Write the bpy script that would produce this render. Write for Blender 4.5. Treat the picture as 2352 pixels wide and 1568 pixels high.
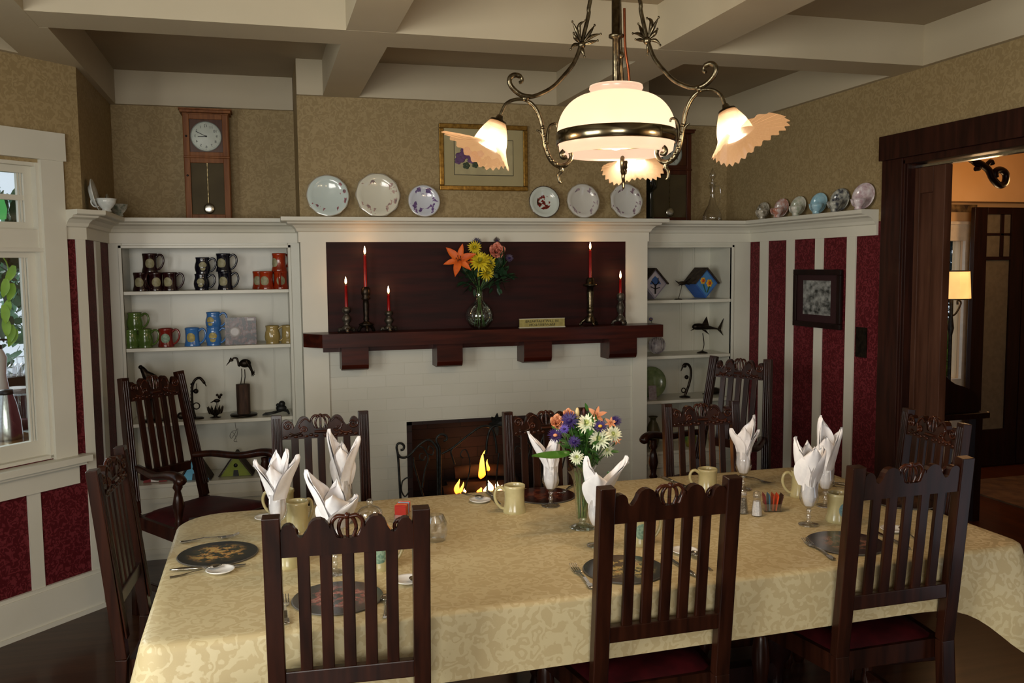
import bpy, math, random
from mathutils import Vector, Matrix
R = math.radians
PI = math.pi
random.seed(7)
for o in list(bpy.data.objects): bpy.data.objects.remove(o)
S = bpy.context.scene
COL = S.collection
# ---------------------------------------------------------------- camera
H = 1.545
FPX = 2037.0
YAW, PIT, ROL = R(15.684), R(-4.852), R(-0.547)
cy, sy, cp, sp, cr, sr = math.cos(YAW), math.sin(YAW), math.cos(PIT), math.sin(PIT), math.cos(ROL), math.sin(ROL)
F_ = Vector((sy*cp, cy*cp, sp)); R0 = Vector((cy, -sy, 0)); U0 = R0.cross(F_)
RX = R0*cr + U0*sr; UX = U0*cr - R0*sr
cam = bpy.data.cameras.new('camera'); co = bpy.data.objects.new('camera', cam); COL.objects.link(co)
m = Matrix((RX, UX, -F_)).transposed().to_4x4(); m.translation = Vector((0, 0, H)); co.matrix_world = m
cam.sensor_width = 36.0; cam.lens = 36.0*FPX/2352.0; cam.clip_start = 0.05; cam.clip_end = 100
S.camera = co
# ---------------------------------------------------------------- world, lights, exposure
S.view_settings.view_transform = 'Standard'; S.view_settings.look = 'None'
S.view_settings.gamma = 1.0; S.view_settings.use_curve_mapping = False
S.view_settings.exposure = 0.22
S.cycles.use_denoising = True
S.cycles.max_bounces = 6; S.cycles.diffuse_bounces = 3; S.cycles.glossy_bounces = 3
S.cycles.use_adaptive_sampling = True; S.cycles.adaptive_threshold = 0.03
S.cycles.transmission_bounces = 5; S.cycles.transparent_max_bounces = 14
S.cycles.caustics_reflective = False; S.cycles.caustics_refractive = False
S.cycles.sample_clamp_indirect = 4.0
w = bpy.data.worlds.new('world'); S.world = w; w.use_nodes = True
nt = w.node_tree; bg = nt.nodes['Background']
bg.inputs[0].default_value = (0.80, 0.88, 1.0, 1); bg.inputs[1].default_value = 0.9
def area(name, loc, target, sx, sy_, power, col):
    l = bpy.data.lights.new(name, 'AREA'); l.shape = 'RECTANGLE'; l.size = sx; l.size_y = sy_; l.energy = power; l.color = col
    o = bpy.data.objects.new(name, l); COL.objects.link(o); o.location = loc
    o.rotation_euler = (Vector(target)-Vector(loc)).to_track_quat('-Z', 'Y').to_euler(); return o
def point(name, loc, power, col, rad=0.03):
    l = bpy.data.lights.new(name, 'POINT'); l.energy = power; l.color = col; l.shadow_soft_size = rad
    o = bpy.data.objects.new(name, l); COL.objects.link(o); o.location = loc; return o
area('bay_window_daylight', (-2.15, 1.1, 1.5), (1.2, 2.9, 0.7), 1.6, 1.3, 105, (1.0, 0.97, 0.92))
area('rear_fill_light', (-0.6, -2.3, 1.55), (0.5, 4.6, 1.5), 1.8, 1.3, 82, (1.0, 0.96, 0.88))  # added soft fill from behind the camera, standing in for unseen windows
area('garden_daylight', (-2.4, 6.0, 2.6), (-1.2, 4.6, 0.9), 1.6, 1.6, 90, (0.95, 0.98, 1.0))
area('far_room_daylight', (5.0, 7.4, 1.7), (5.0, 5.2, 1.0), 0.9, 1.2, 4, (0.85, 0.93, 1.0))
point('far_room_warm_fill', (4.9, 4.6, 2.0), 9, (1.0, 0.55, 0.22), 0.1)  # added warm fill for the far room, no lamp hangs here

# ---------------------------------------------------------------- pixel rays -> points on real planes
def ray(px, py):
    return RX*((px-1176)/FPX) - UX*((py-784)/FPX) + F_
C0 = Vector((0, 0, H))
def aY(px, py, Y): d = ray(px, py); return C0 + d*(Y/d.y)
def aX(px, py, X): d = ray(px, py); return C0 + d*(X/d.x)
def aZ(px, py, Z): d = ray(px, py); return C0 + d*((Z-H)/d.z)
# ---------------------------------------------------------------- colours and materials
def lin(c):
    if isinstance(c, str):
        c = c.lstrip('#'); c = [int(c[i:i+2], 16)/255 for i in (0, 2, 4)]
        c = [x/12.92 if x <= .04045 else ((x+.055)/1.055)**2.4 for x in c]
    return (c[0], c[1], c[2], 1)
_M = {}
def mat(name, col, rough=.5, metal=0, col2=None, scale=20, bump=0, spec=None, trans=0, ior=1.45, emit=None, estr=0, coat=0, sheen=0, amt=None, stretch=None, detail=3):
    """principled material whose colour is varied by noise in object space"""
    if name in _M: return _M[name]
    m = bpy.data.materials.new(name); m.use_nodes = True; _M[name] = m
    n = m.node_tree.nodes; L = m.node_tree.links; b = n['Principled BSDF']
    c1 = lin(col)
    if col2 is None: col2v = tuple([x*.86 for x in c1[:3]])+(1,)
    else: col2v = lin(col2)
    tc = n.new('ShaderNodeTexCoord'); mp = n.new('ShaderNodeMapping'); L.new(tc.outputs['Object'], mp.inputs[0])
    if stretch: mp.inputs['Scale'].default_value = stretch
    no = n.new('ShaderNodeTexNoise'); no.inputs['Scale'].default_value = scale; no.inputs['Detail'].default_value = detail; L.new(mp.outputs[0], no.inputs[0])
    rp = n.new('ShaderNodeValToRGB'); rp.color_ramp.elements[0].position = .35; rp.color_ramp.elements[1].position = .65
    rp.color_ramp.elements[0].color = c1; rp.color_ramp.elements[1].color = col2v
    L.new(no.outputs[0], rp.inputs[0]); L.new(rp.outputs[0], b.inputs['Base Color'])
    b.inputs['Roughness'].default_value = rough; b.inputs['Metallic'].default_value = metal
    if spec is not None: b.inputs['Specular IOR Level'].default_value = spec
    b.inputs['Transmission Weight'].default_value = trans; b.inputs['IOR'].default_value = ior
    if coat: b.inputs['Coat Weight'].default_value = coat; b.inputs['Coat Roughness'].default_value = .12
    if sheen: b.inputs['Sheen Weight'].default_value = sheen
    if emit: b.inputs['Emission Color'].default_value = lin(emit); b.inputs['Emission Strength'].default_value = estr
    if bump:
        bp = n.new('ShaderNodeBump'); bp.inputs['Strength'].default_value = bump; bp.inputs['Distance'].default_value = .004
        L.new(no.outputs[0], bp.inputs['Height']); L.new(bp.outputs[0], b.inputs['Normal'])
    return m
def damask(name, c1, c2, scale, rough=.6, dist=3.0, th=.5, soft=.03, fine=None, rough2=None, bump=0, spec=.3, ringw=.16):
    """two-tone scrolling leaf pattern: distorted rings and noise, thresholded"""
    m = bpy.data.materials.new(name); m.use_nodes = True; _M[name] = m
    n = m.node_tree.nodes; L = m.node_tree.links; b = n['Principled BSDF']
    tc = n.new('ShaderNodeTexCoord')
    nz = n.new('ShaderNodeTexNoise'); nz.inputs['Scale'].default_value = scale*.9; nz.inputs['Detail'].default_value = 2; L.new(tc.outputs['Object'], nz.inputs[0])
    mx = n.new('ShaderNodeVectorMath'); mx.operation = 'MULTIPLY_ADD'; mx.inputs[1].default_value = (dist/scale,)*3
    L.new(nz.outputs['Color'], mx.inputs[0]); L.new(tc.outputs['Object'], mx.inputs[2])
    vo = n.new('ShaderNodeTexVoronoi'); vo.feature = 'SMOOTH_F1'; vo.inputs['Scale'].default_value = scale; vo.inputs['Smoothness'].default_value = .4
    L.new(mx.outputs[0], vo.inputs['Vector'])
    mu = n.new('ShaderNodeMath'); mu.operation = 'MULTIPLY'; mu.inputs[1].default_value = 16; L.new(vo.outputs['Distance'], mu.inputs[0])
    si = n.new('ShaderNodeMath'); si.operation = 'SINE'; L.new(mu.outputs[0], si.inputs[0])
    n2 = n.new('ShaderNodeTexNoise'); n2.inputs['Scale'].default_value = scale*2.6; n2.inputs['Detail'].default_value = 3; L.new(mx.outputs[0], n2.inputs[0])
    ad = n.new('ShaderNodeMath'); ad.operation = 'MULTIPLY_ADD'; ad.inputs[1].default_value = ringw; L.new(si.outputs[0], ad.inputs[0]); L.new(n2.outputs[0], ad.inputs[2])
    rp = n.new('ShaderNodeValToRGB'); rp.color_ramp.elements[0].position = th-soft; rp.color_ramp.elements[1].position = th+soft
    rp.color_ramp.elements[0].color = lin(c1); rp.color_ramp.elements[1].color = lin(c2)
    L.new(ad.outputs[0], rp.inputs[0]); L.new(rp.outputs[0], b.inputs['Base Color'])
    b.inputs['Roughness'].default_value = rough; b.inputs['Specular IOR Level'].default_value = spec
    if rough2 is not None:
        r2 = n.new('ShaderNodeMapRange'); r2.inputs[1].default_value = th-soft; r2.inputs[2].default_value = th+soft; r2.inputs[3].default_value = rough; r2.inputs[4].default_value = rough2
        L.new(ad.outputs[0], r2.inputs[0]); L.new(r2.outputs[0], b.inputs['Roughness'])
    if bump:
        bp = n.new('ShaderNodeBump'); bp.inputs['Strength'].default_value = bump; bp.inputs['Distance'].default_value = .003
        L.new(ad.outputs[0], bp.inputs['Height']); L.new(bp.outputs[0], b.inputs['Normal'])
    return m
def woodm(name, c1, c2, rough=.35, axis=2, scale=6, coat=.3):
    st = [8, 8, 8]; st[axis] = .7
    return mat(name, c1, rough, 0, c2, scale, .08, coat=coat, stretch=tuple(st), detail=5, spec=.25)
def glassm(name, tint=(1, 1, 1), f=.12, rough=.02):
    """thin clear glass: see-through with fresnel reflections"""
    m = bpy.data.materials.new(name); m.use_nodes = True; _M[name] = m
    n = m.node_tree.nodes; L = m.node_tree.links; n.clear()
    o = n.new('ShaderNodeOutputMaterial'); t = n.new('ShaderNodeBsdfTransparent'); g = n.new('ShaderNodeBsdfGlossy'); mx = n.new('ShaderNodeMixShader')
    t.inputs[0].default_value = tuple(tint)+(1,); g.inputs['Roughness'].default_value = rough
    lw = n.new('ShaderNodeLayerWeight'); lw.inputs[0].default_value = .35
    nz = n.new('ShaderNodeTexNoise'); nz.inputs['Scale'].default_value = 60
    ma = n.new('ShaderNodeMath'); ma.operation = 'MULTIPLY_ADD'; ma.inputs[1].default_value = .75; ma.inputs[2].default_value = f
    L.new(lw.outputs['Facing'], ma.inputs[0]); L.new(ma.outputs[0], mx.inputs[0]); L.new(t.outputs[0], mx.inputs[1]); L.new(g.outputs[0], mx.inputs[2]); L.new(mx.outputs[0], o.inputs[0])
    bp = n.new('ShaderNodeBump'); bp.inputs['Strength'].default_value = .03; L.new(nz.outputs[0], bp.inputs['Height']); L.new(bp.outputs[0], g.inputs['Normal'])
    return m
def glowm(name, col, strength, col2=None):
    m = bpy.data.materials.new(name); m.use_nodes = True; _M[name] = m
    n = m.node_tree.nodes; L = m.node_tree.links; n.clear()
    o = n.new('ShaderNodeOutputMaterial'); e = n.new('ShaderNodeEmission'); e.inputs[0].default_value = lin(col); e.inputs[1].default_value = strength
    if col2:
        tc = n.new('ShaderNodeTexCoord'); sx = n.new('ShaderNodeSeparateXYZ'); rp = n.new('ShaderNodeValToRGB')
        L.new(tc.outputs['Generated'], sx.inputs[0]); L.new(sx.outputs[2], rp.inputs[0]); rp.color_ramp.elements[0].color = lin(col2); rp.color_ramp.elements[1].color = lin(col)
        L.new(rp.outputs[0], e.inputs[0])
    L.new(e.outputs[0], o.inputs[0]); return m
def litglass(name, col, estr, tr=.35):
    """frosted lamp glass lit from inside: glows, diffuses, lets some light through"""
    m = bpy.data.materials.new(name); m.use_nodes = True; _M[name] = m
    n = m.node_tree.nodes; L = m.node_tree.links; n.clear()
    o = n.new('ShaderNodeOutputMaterial'); e = n.new('ShaderNodeEmission'); e.inputs[0].default_value = lin(col); e.inputs[1].default_value = estr
    d = n.new('ShaderNodeBsdfTranslucent'); d.inputs[0].default_value = (.20, .18, .15, 1); t = n.new('ShaderNodeBsdfTransparent')
    g = n.new('ShaderNodeBsdfGlossy'); g.inputs['Roughness'].default_value = .25
    m1 = n.new('ShaderNodeMixShader'); m1.inputs[0].default_value = tr; L.new(d.outputs[0], m1.inputs[1]); L.new(t.outputs[0], m1.inputs[2])
    m2 = n.new('ShaderNodeMixShader'); m2.inputs[0].default_value = .08; L.new(m1.outputs[0], m2.inputs[1]); L.new(g.outputs[0], m2.inputs[2])
    a = n.new('ShaderNodeAddShader'); L.new(m2.outputs[0], a.inputs[0]); L.new(e.outputs[0], a.inputs[1]); L.new(a.outputs[0], o.inputs[0]); return m

PAINT = mat('cream_paint', '#d5d2c4', .38, 0, '#cfccbd', 3, .05)
SHELFP = mat('shelf_paint', '#cdcbbd', .3, 0, '#c5c3b4', 4, .04)
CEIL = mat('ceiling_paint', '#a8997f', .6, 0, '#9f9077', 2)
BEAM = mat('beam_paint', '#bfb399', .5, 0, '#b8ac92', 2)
PAPER = damask('beige_damask_paper', '#94805a', '#a38f68', 22, .6, 2.2, .52, .12, spec=.25)
REDP = damask('red_damask_paper', '#4c0f15', '#6c262c', 30, .6, 2.0, .56, .06, spec=.22)
CHAIRW = woodm('chair_wood', '#2f150b', '#1a0a05', .3, 2, 5, .15)
CHAIRS = woodm('chair_carving_wood', '#401d10', '#200d07', .25, 0, 9, .3)
SEATL = mat('seat_leather', '#3c0a0e', .5, 0, '#2e070a', 30, .1, spec=.3)
MAHOG = woodm('mahogany', '#42170c', '#2a0d07', .35, 0, 5, .06)
PANELW = woodm('overmantel_wood', '#300c09', '#1e0706', .6, 0, 4, 0)
CASEW = woodm('door_casing_wood', '#361910', '#220e08', .45, 2, 5, .05)
SLIDEW = woodm('sliding_door_wood', '#523426', '#3e2418', .45, 2, 4, .05)
DARKW = woodm('dark_wood', '#1e0b08', '#120605', .4, 2, 5, .05)
OAK = woodm('clock_wood', '#8a5830', '#6e4020', .5, 2, 6, 0)
OAK2 = woodm('dark_clock_wood', '#4c2412', '#38190c', .45, 2, 6, .1)
FLOORW = woodm('floor_wood', '#43291a', '#301a0f', .35, 0, 3, .2)
FLOORR = woodm('far_floor_wood', '#5a3016', '#3f200f', .3, 1, 3, .3)
CLOTH = damask('gold_damask_cloth', '#b9a77e', '#c6b78f', 21, .6, 1.8, .50, .05, rough2=.42, spec=.35, bump=.04, ringw=.20)
LINEN = mat('white_linen', '#f1eeee', .75, 0, '#e6e2e4', 40, .15, sheen=.2)
SILVER = mat('silver', '#b9b5ad', .22, 1, '#9d988f', 80)
BRASSD = mat('antique_brass', '#7b7058', .3, 1, '#4e4535', 60, .3)
IRON = mat('black_iron', '#3b3c3a', .5, .7, '#232423', 50, .3)
BRONZE = mat('dark_bronze', '#33291f', .38, .8, '#1c1712', 40, .5)
PEWTER = mat('aged_pewter', '#6b6459', .42, .8, '#433d35', 50, .6)
STEEL = mat('brushed_steel', '#c9c9c4', .22, 1, '#b6b6b0', 90)
GLASS = glassm('clear_glass'); GLASSG = glassm('vase_glass', (.90, .97, .9), .1)
PANE = glassm('window_pane', (.97, 1, .99), .03)
DULL = glassm('clock_door_glass', (.93, .92, .88), .0, .05); [setattr(x.inputs[1], 'default_value', .25) for x in DULL.node_tree.nodes if x.type == 'MATH']
CRYSTAL = mat('cut_crystal', '#ffffff', .02, 0, '#ffffff', 10, 0, trans=1, ior=1.45)
PORC = mat('white_porcelain', '#e8e6e2', .15, 0, '#e2e0dc', 10, coat=.5)
BLACK = mat('black_plastic', '#141312', .4, 0, '#0d0d0d', 30)
GOLD = mat('gilt_frame', '#a8823e', .35, .8, '#7e5f2a', 50, .2)
STONEW = mat('tan_stoneware', '#bdb184', .28, 0, '#a89c6d', 14, .05, coat=.5)
BADGE = mat('pale_badge_clay', '#9d9878', .5, 0, '#84805f', 60, .4)
# ---------------------------------------------------------------- mesh builder
def onb(d):
    d = d.normalized(); a = Vector((0, 0, 1)) if abs(d.z) < .9 else Vector((1, 0, 0))
    u = d.cross(a).normalized(); return u, d.cross(u).normalized()
class MB:
    def __init__(s): s.v = []; s.f = []; s.m = []; s.s = []
    def add(s, vs, fs, mi=0, sm=False, M=None):
        b = len(s.v)
        for p in vs:
            p = Vector(p); s.v.append(M @ p if M is not None else p)
        for f in fs: s.f.append([b+i for i in f]); s.m.append(mi); s.s.append(sm)
        return s
    def box(s, x0, x1, y0, y1, z0, z1, mi=0, M=None, bev=0):
        x0, x1 = min(x0, x1), max(x0, x1); y0, y1 = min(y0, y1), max(y0, y1); z0, z1 = min(z0, z1), max(z0, z1)
        v = [(x, y, z) for x in (x0, x1) for y in (y0, y1) for z in (z0, z1)]
        return s.add(v, [(0, 1, 3, 2), (4, 6, 7, 5), (0, 4, 5, 1), (2, 3, 7, 6), (0, 2, 6, 4), (1, 5, 7, 3)], mi, False, M)
    def bar(s, a, b, w, d, up=(0, 0, 1), mi=0):
        """rectangular bar from a to b, width w across and thickness d along 'up'"""
        a, b = Vector(a), Vector(b); t = (b-a).normalized(); up = Vector(up); x = t.cross(up).normalized(); y = x.cross(t).normalized()
        v = [p + x*i*w/2 + y*j*d/2 for p in (a, b) for i, j in ((-1, -1), (1, -1), (1, 1), (-1, 1))]
        return s.add(v, [(0, 3, 2, 1), (4, 5, 6, 7), (0, 1, 5, 4), (1, 2, 6, 5), (2, 3, 7, 6), (3, 0, 4, 7)], mi)
    def prism(s, pts, d0, d1, fn, mi=0, sm=False):
        """outline pts (a,b) swept from depth d0 to d1; fn(a,b,d)->xyz"""
        n = len(pts); v = [fn(a, b, d0) for a, b in pts] + [fn(a, b, d1) for a, b in pts]
        s.add(v, [list(range(n))[::-1], list(range(n, 2*n))], mi)
        return s.add(v, [(i, (i+1) % n, n+(i+1) % n, n+i) for i in range(n)], mi, sm)
    def tube(s, pts, r, seg=8, mi=0, sm=True, cap=True, flat=1.0):
        pts = [Vector(p) for p in pts]; n = len(pts)
        rs = r if isinstance(r, (list, tuple)) else [r]*n
        if len(rs) != n: rs = [rs[0]+(rs[-1]-rs[0])*i/(n-1) for i in range(n)]
        v = []; u = None
        for i, p in enumerate(pts):
            t = (pts[min(i+1, n-1)] - pts[max(i-1, 0)])
            if t.length < 1e-9: t = Vector((0, 0, 1))
            t.normalize()
            if u is None: u, w_ = onb(t)
            else:
                u = (u - t*u.dot(t));
                if u.length < 1e-6: u, _ = onb(t)
                u.normalize()
            w_ = t.cross(u)
            for k in range(seg):
                a = 2*PI*k/seg; v.append(p + u*math.cos(a)*rs[i] + w_*math.sin(a)*rs[i]*flat)
        f = [(i*seg+k, i*seg+(k+1) % seg, (i+1)*seg+(k+1) % seg, (i+1)*seg+k) for i in range(n-1) for k in range(seg)]
        s.add(v, f, mi, sm)
        if cap: s.add([v[k] for k in range(seg)], [list(range(seg))[::-1]], mi); s.add(v[-seg:], [list(range(seg))], mi)
        return s
    def lathe(s, prof, seg=24, mi=0, M=None, rf=None, sm=True, cap=True, th0=0, th1=2*PI):
        full = abs(th1-th0-2*PI) < 1e-6; ns = seg if full else seg+1
        v = []
        for r, z in prof:
            for k in range(ns):
                a = th0+(th1-th0)*k/seg; q = rf(a, r, z) if rf else (r, z)
                v.append((q[0]*math.cos(a), q[0]*math.sin(a), q[1]))
        f = []
        for i in range(len(prof)-1):
            for k in range(seg):
                k2 = (k+1) % ns if full else k+1
                f.append((i*ns+k, i*ns+k2, (i+1)*ns+k2, (i+1)*ns+k))
        s.add(v, f, mi, sm, M)
        if cap and full:
            if prof[0][0] > 1e-5: s.add(v[:ns], [list(range(ns))[::-1]], mi, False, M)
            if prof[-1][0] > 1e-5: s.add(v[-ns:], [list(range(ns))], mi, False, M)
        return s
    def ball(s, c, r, seg=12, mi=0, M=None, rings=None):
        rr = r if isinstance(r, (tuple, list)) else (r, r, r); c = Vector(c); rings = rings or max(4, seg//2)
        v = [c+Vector((0, 0, -rr[2]))]
        for i in range(1, rings):
            ph = -PI/2+PI*i/rings
            for k in range(seg):
                a = 2*PI*k/seg; v.append(c+Vector((rr[0]*math.cos(ph)*math.cos(a), rr[1]*math.cos(ph)*math.sin(a), rr[2]*math.sin(ph))))
        v.append(c+Vector((0, 0, rr[2]))); f = []
        for k in range(seg): f.append((0, 1+(k+1) % seg, 1+k))
        for i in range(rings-2):
            for k in range(seg): a = 1+i*seg; f.append((a+k, a+(k+1) % seg, a+seg+(k+1) % seg, a+seg+k))
        a = 1+(rings-2)*seg; t = len(v)-1
        for k in range(seg): f.append((a+k, a+(k+1) % seg, t))
        return s.add(v, f, mi, True, M)
    def grid(s, fn, nu, nv, mi=0, sm=True, closeu=False, M=None):
        v = [fn(i/nu, j/nv) for j in range(nv+1) for i in range(nu if closeu else nu+1)]
        w_ = nu if closeu else nu+1
        f = [(j*w_+i, j*w_+(i+1) % w_, (j+1)*w_+(i+1) % w_, (j+1)*w_+i) for j in range(nv) for i in range(nu)]
        return s.add(v, f, mi, sm, M)
    def build(s, name, mats, parent=None, loc=(0, 0, 0), rot=(0, 0, 0), world=False, bev=0, **tags):
        me = bpy.data.meshes.new(name); off = Vector(loc) if world else Vector((0, 0, 0))
        me.from_pydata([tuple(p-off) for p in s.v], [], s.f)
        for mt in (mats if isinstance(mats, (list, tuple)) else [mats]): me.materials.append(mt)
        for i, p in enumerate(me.polygons): p.material_index = s.m[i]; p.use_smooth = s.s[i]
        me.update()
        o = bpy.data.objects.new(name, me); COL.objects.link(o); o.location = loc; o.rotation_euler = rot
        if parent: o.parent = parent
        if bev:
            b = o.modifiers.new('bevel', 'BEVEL'); b.width = bev; b.segments = 2; b.limit_method = 'ANGLE'; b.angle_limit = R(50)
        tag(o, **tags); return o
def tag(o, label=None, cat=None, group=None, kind=None):
    if label: o['label'] = label
    if cat: o['category'] = cat
    if group: o['group'] = group
    if kind: o['kind'] = kind
    return o
def thing(name, label, cat, loc=(0, 0, 0), rz=0, group=None, kind=None):
    o = bpy.data.objects.new(name, None); COL.objects.link(o); o.empty_display_size = .05
    o.location = loc; o.rotation_euler = (0, 0, rz); return tag(o, label, cat, group, kind)
def copy_tree(o, parent=None):
    c = o.copy(); COL.objects.link(c)
    if parent: c.parent = parent
    for ch in [x for x in KIDS.get(o.name, [])]: copy_tree(ch, c)
    return c
KIDS = {}
def index_kids():
    KIDS.clear()
    for x in bpy.data.objects:
        if x.parent: KIDS.setdefault(x.parent.name, []).append(x)
def st(name, mb, mt, **k): return mb.build(name, mt, kind='structure', **k)
def spiral(c, r0, r1, a0, turns, n, fn):
    out = []
    for i in range(n+1):
        t = i/n; a = a0+turns*2*PI*t; r = r0+(r1-r0)*t; out.append(fn(c[0]+r*math.cos(a), c[1]+r*math.sin(a)))
    return out
def smooth_pts(p, k=4):
    p = [Vector(q) for q in p]; out = []
    for i in range(len(p)-1):
        a = p[max(i-1, 0)]; b = p[i]; c = p[i+1]; d = p[min(i+2, len(p)-1)]
        for j in range(k):
            t = j/k; out.append(.5*((2*b)+(c-a)*t+(2*a-5*b+4*c-d)*t*t+(3*b-a-3*c+d)*t**3))
    out.append(p[-1]); return out
def text_mesh(txt, size, M, name, mt, parent=None, depth=.0004, align='CENTER', **tags):
    cu = bpy.data.curves.new('text', 'FONT'); cu.body = txt; cu.size = size; cu.align_x = align; cu.align_y = 'CENTER'; cu.extrude = depth
    to = bpy.data.objects.new('text', cu); COL.objects.link(to)
    dg = bpy.context.evaluated_depsgraph_get(); me = bpy.data.meshes.new_from_object(to.evaluated_get(dg))
    bpy.data.objects.remove(to); me.name = name; me.transform(M); me.materials.clear(); me.materials.append(mt)
    o = bpy.data.objects.new(name, me); COL.objects.link(o)
    if parent: o.parent = parent
    return tag(o, **tags)
# ================================================================ ROOM
ZB, ZC = 2.435, 2.615            # underside of beams, ceiling
XL, XR, YB, YC, YF = -.757, 2.955, 5.28, 4.8, 4.97
ZL = 1.808                        # top of the display ledge
CX0, CX1 = .203, 2.167            # chimney breast
st('floor', MB().box(-2.0, 3.02, -2.3, 5.4, -.1, 0), FLOORW)
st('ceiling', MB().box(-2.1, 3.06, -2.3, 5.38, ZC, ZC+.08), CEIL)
st('wall_back', MB().box(XL-.1, XR+.1, YB, YB+.1, 0, ZC), PAPER)
BRICK = bpy.data.materials.new('white_painted_brick'); BRICK.use_nodes = True
def _brick(m, c1, c2, mo, bumps, sc=1.0, rough=.45):
    n = m.node_tree.nodes; L = m.node_tree.links; b = n['Principled BSDF']
    tc = n.new('ShaderNodeTexCoord'); sx = n.new('ShaderNodeSeparateXYZ'); cx = n.new('ShaderNodeCombineXYZ')
    L.new(tc.outputs['Object'], sx.inputs[0]); ad = n.new('ShaderNodeMath'); ad.operation = 'ADD'; L.new(sx.outputs[0], ad.inputs[0]); L.new(sx.outputs[1], ad.inputs[1])
    L.new(ad.outputs[0], cx.inputs[0]); L.new(sx.outputs[2], cx.inputs[1])
    bt = n.new('ShaderNodeTexBrick'); bt.inputs['Scale'].default_value = sc; bt.inputs['Brick Width'].default_value = .205; bt.inputs['Row Height'].default_value = .064
    bt.inputs['Mortar Size'].default_value = .0022; bt.inputs['Mortar Smooth'].default_value = .6
    bt.inputs['Color1'].default_value = lin(c1); bt.inputs['Color2'].default_value = lin(c2); bt.inputs['Mortar'].default_value = lin(mo)
    L.new(cx.outputs[0], bt.inputs[0]); L.new(bt.outputs['Color'], b.inputs['Base Color']); b.inputs['Roughness'].default_value = rough
    iv = n.new('ShaderNodeMath'); iv.operation = 'SUBTRACT'; iv.inputs[0].default_value = 1; L.new(bt.outputs['Fac'], iv.inputs[1])
    bp = n.new('ShaderNodeBump'); bp.inputs['Strength'].default_value = bumps; bp.inputs['Distance'].default_value = .004
    L.new(iv.outputs[0], bp.inputs['Height']); L.new(bp.outputs[0], b.inputs['Normal'])
_brick(BRICK, '#cccabd', '#c9c7b9', '#c3c1b3', .22)
SOOT = bpy.data.materials.new('sooty_firebrick'); SOOT.use_nodes = True; _brick(SOOT, '#2a1512', '#1c0f0d', '#0c0808', .6, 1.0, .8)
# chimney breast: wallpaper above the ledge, paint beside the panel, brick below the mantel
FX0, FX1, FZ = .741, 1.64, .697
ch = MB().box(CX0, CX1, YC, YB-.001, 1.72, ZC-.001, 0)
ch.box(CX0, CX1, YC, YB-.001, 1.2, 1.72, 1)
ch.box(CX0, FX0, YC, YB-.001, 0, 1.2, 2); ch.box(FX1, CX1, YC, YB-.001, 0, 1.2, 2); ch.box(FX0, FX1, YC, YB-.001, FZ, 1.2, 2)
ch.box(CX0-.002, .331, YC-.014, YC+.001, 0, 1.682, 1); ch.box(2.078, CX1+.002, YC-.014, YC+.001, 0, 1.2, 1); ch.box(2.034, CX1+.002, YC-.014, YC+.001, 1.2, 1.682, 1)
st('wall_chimney', ch, [PAPER, PAINT, BRICK])
st('trim_1', MB().box(.331, 2.034, YC-.006, YC+.001, 1.2, 1.682), PANELW)
fb = MB().box(FX0, FX1, YB-.06, YB-.002, 0, FZ); fb.box(FX0-.001, FX0+.03, YC+.005, YB-.06, 0, FZ); fb.box(FX1-.03, FX1+.001, YC+.005, YB-.06, 0, FZ)
fb.box(FX0, FX1, YC+.005, YB-.06, FZ-.02, FZ+.001); fb.box(FX0, FX1, YC, YB-.06, 0, .02)
st('wall_firebox', fb, SOOT)
# mitred sweep of a moulding profile along a path on the floor plan
def sweep(path, prof, mt, names):
    P = [Vector((x, y)) for x, y in path]; nn = []
    for i in range(len(P)-1):
        d = (P[i+1]-P[i]).normalized(); nn.append(Vector((d.y, -d.x)))
    mit = []
    for i in range(len(P)):
        a = nn[max(i-1, 0)]; b = nn[min(i, len(nn)-1)]; q = a+b; q = q/ (q.dot(a)) if abs(q.dot(a)) > 1e-6 else a; mit.append(q)
    for i, nm in enumerate(names):
        mb = MB(); v = []
        for e in (i, i+1):
            for o, z in prof: p = P[e]+mit[e]*o; v.append((p.x, p.y, z))
        k = len(prof); f = [(j, (j+1) % k, k+(j+1) % k, k+j) for j in range(k)] + [list(range(k))[::-1], list(range(k, 2*k))]
        mb.add(v, f); st(nm, mb, mt)
cprof = [(0, 1.681), (.012, 1.681), (.012, 1.733), (.02, 1.738), (.026, 1.752), (.042, 1.768), (.066, 1.776), (.07, 1.784), (.095, 1.786), (.10, 1.79), (.10, ZL), (0, ZL)]
c45 = (XL-.097*.7071, 4.35-.097*.7071)
sweep([c45, (XL, 4.35), (XL, YF), (CX0, YF), (CX0, YC), (CX1, YC), (CX1, YF), (XR, YF), (XR, 3.775)], cprof, PAINT, ['trim_%d' % i for i in range(2, 10)])
st('trim_10', MB().box(XL, CX0, YF, YB, ZL-.03, ZL), PAINT); st('trim_11', MB().box(CX1, XR, YF, YB, ZL-.03, ZL), PAINT)
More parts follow.
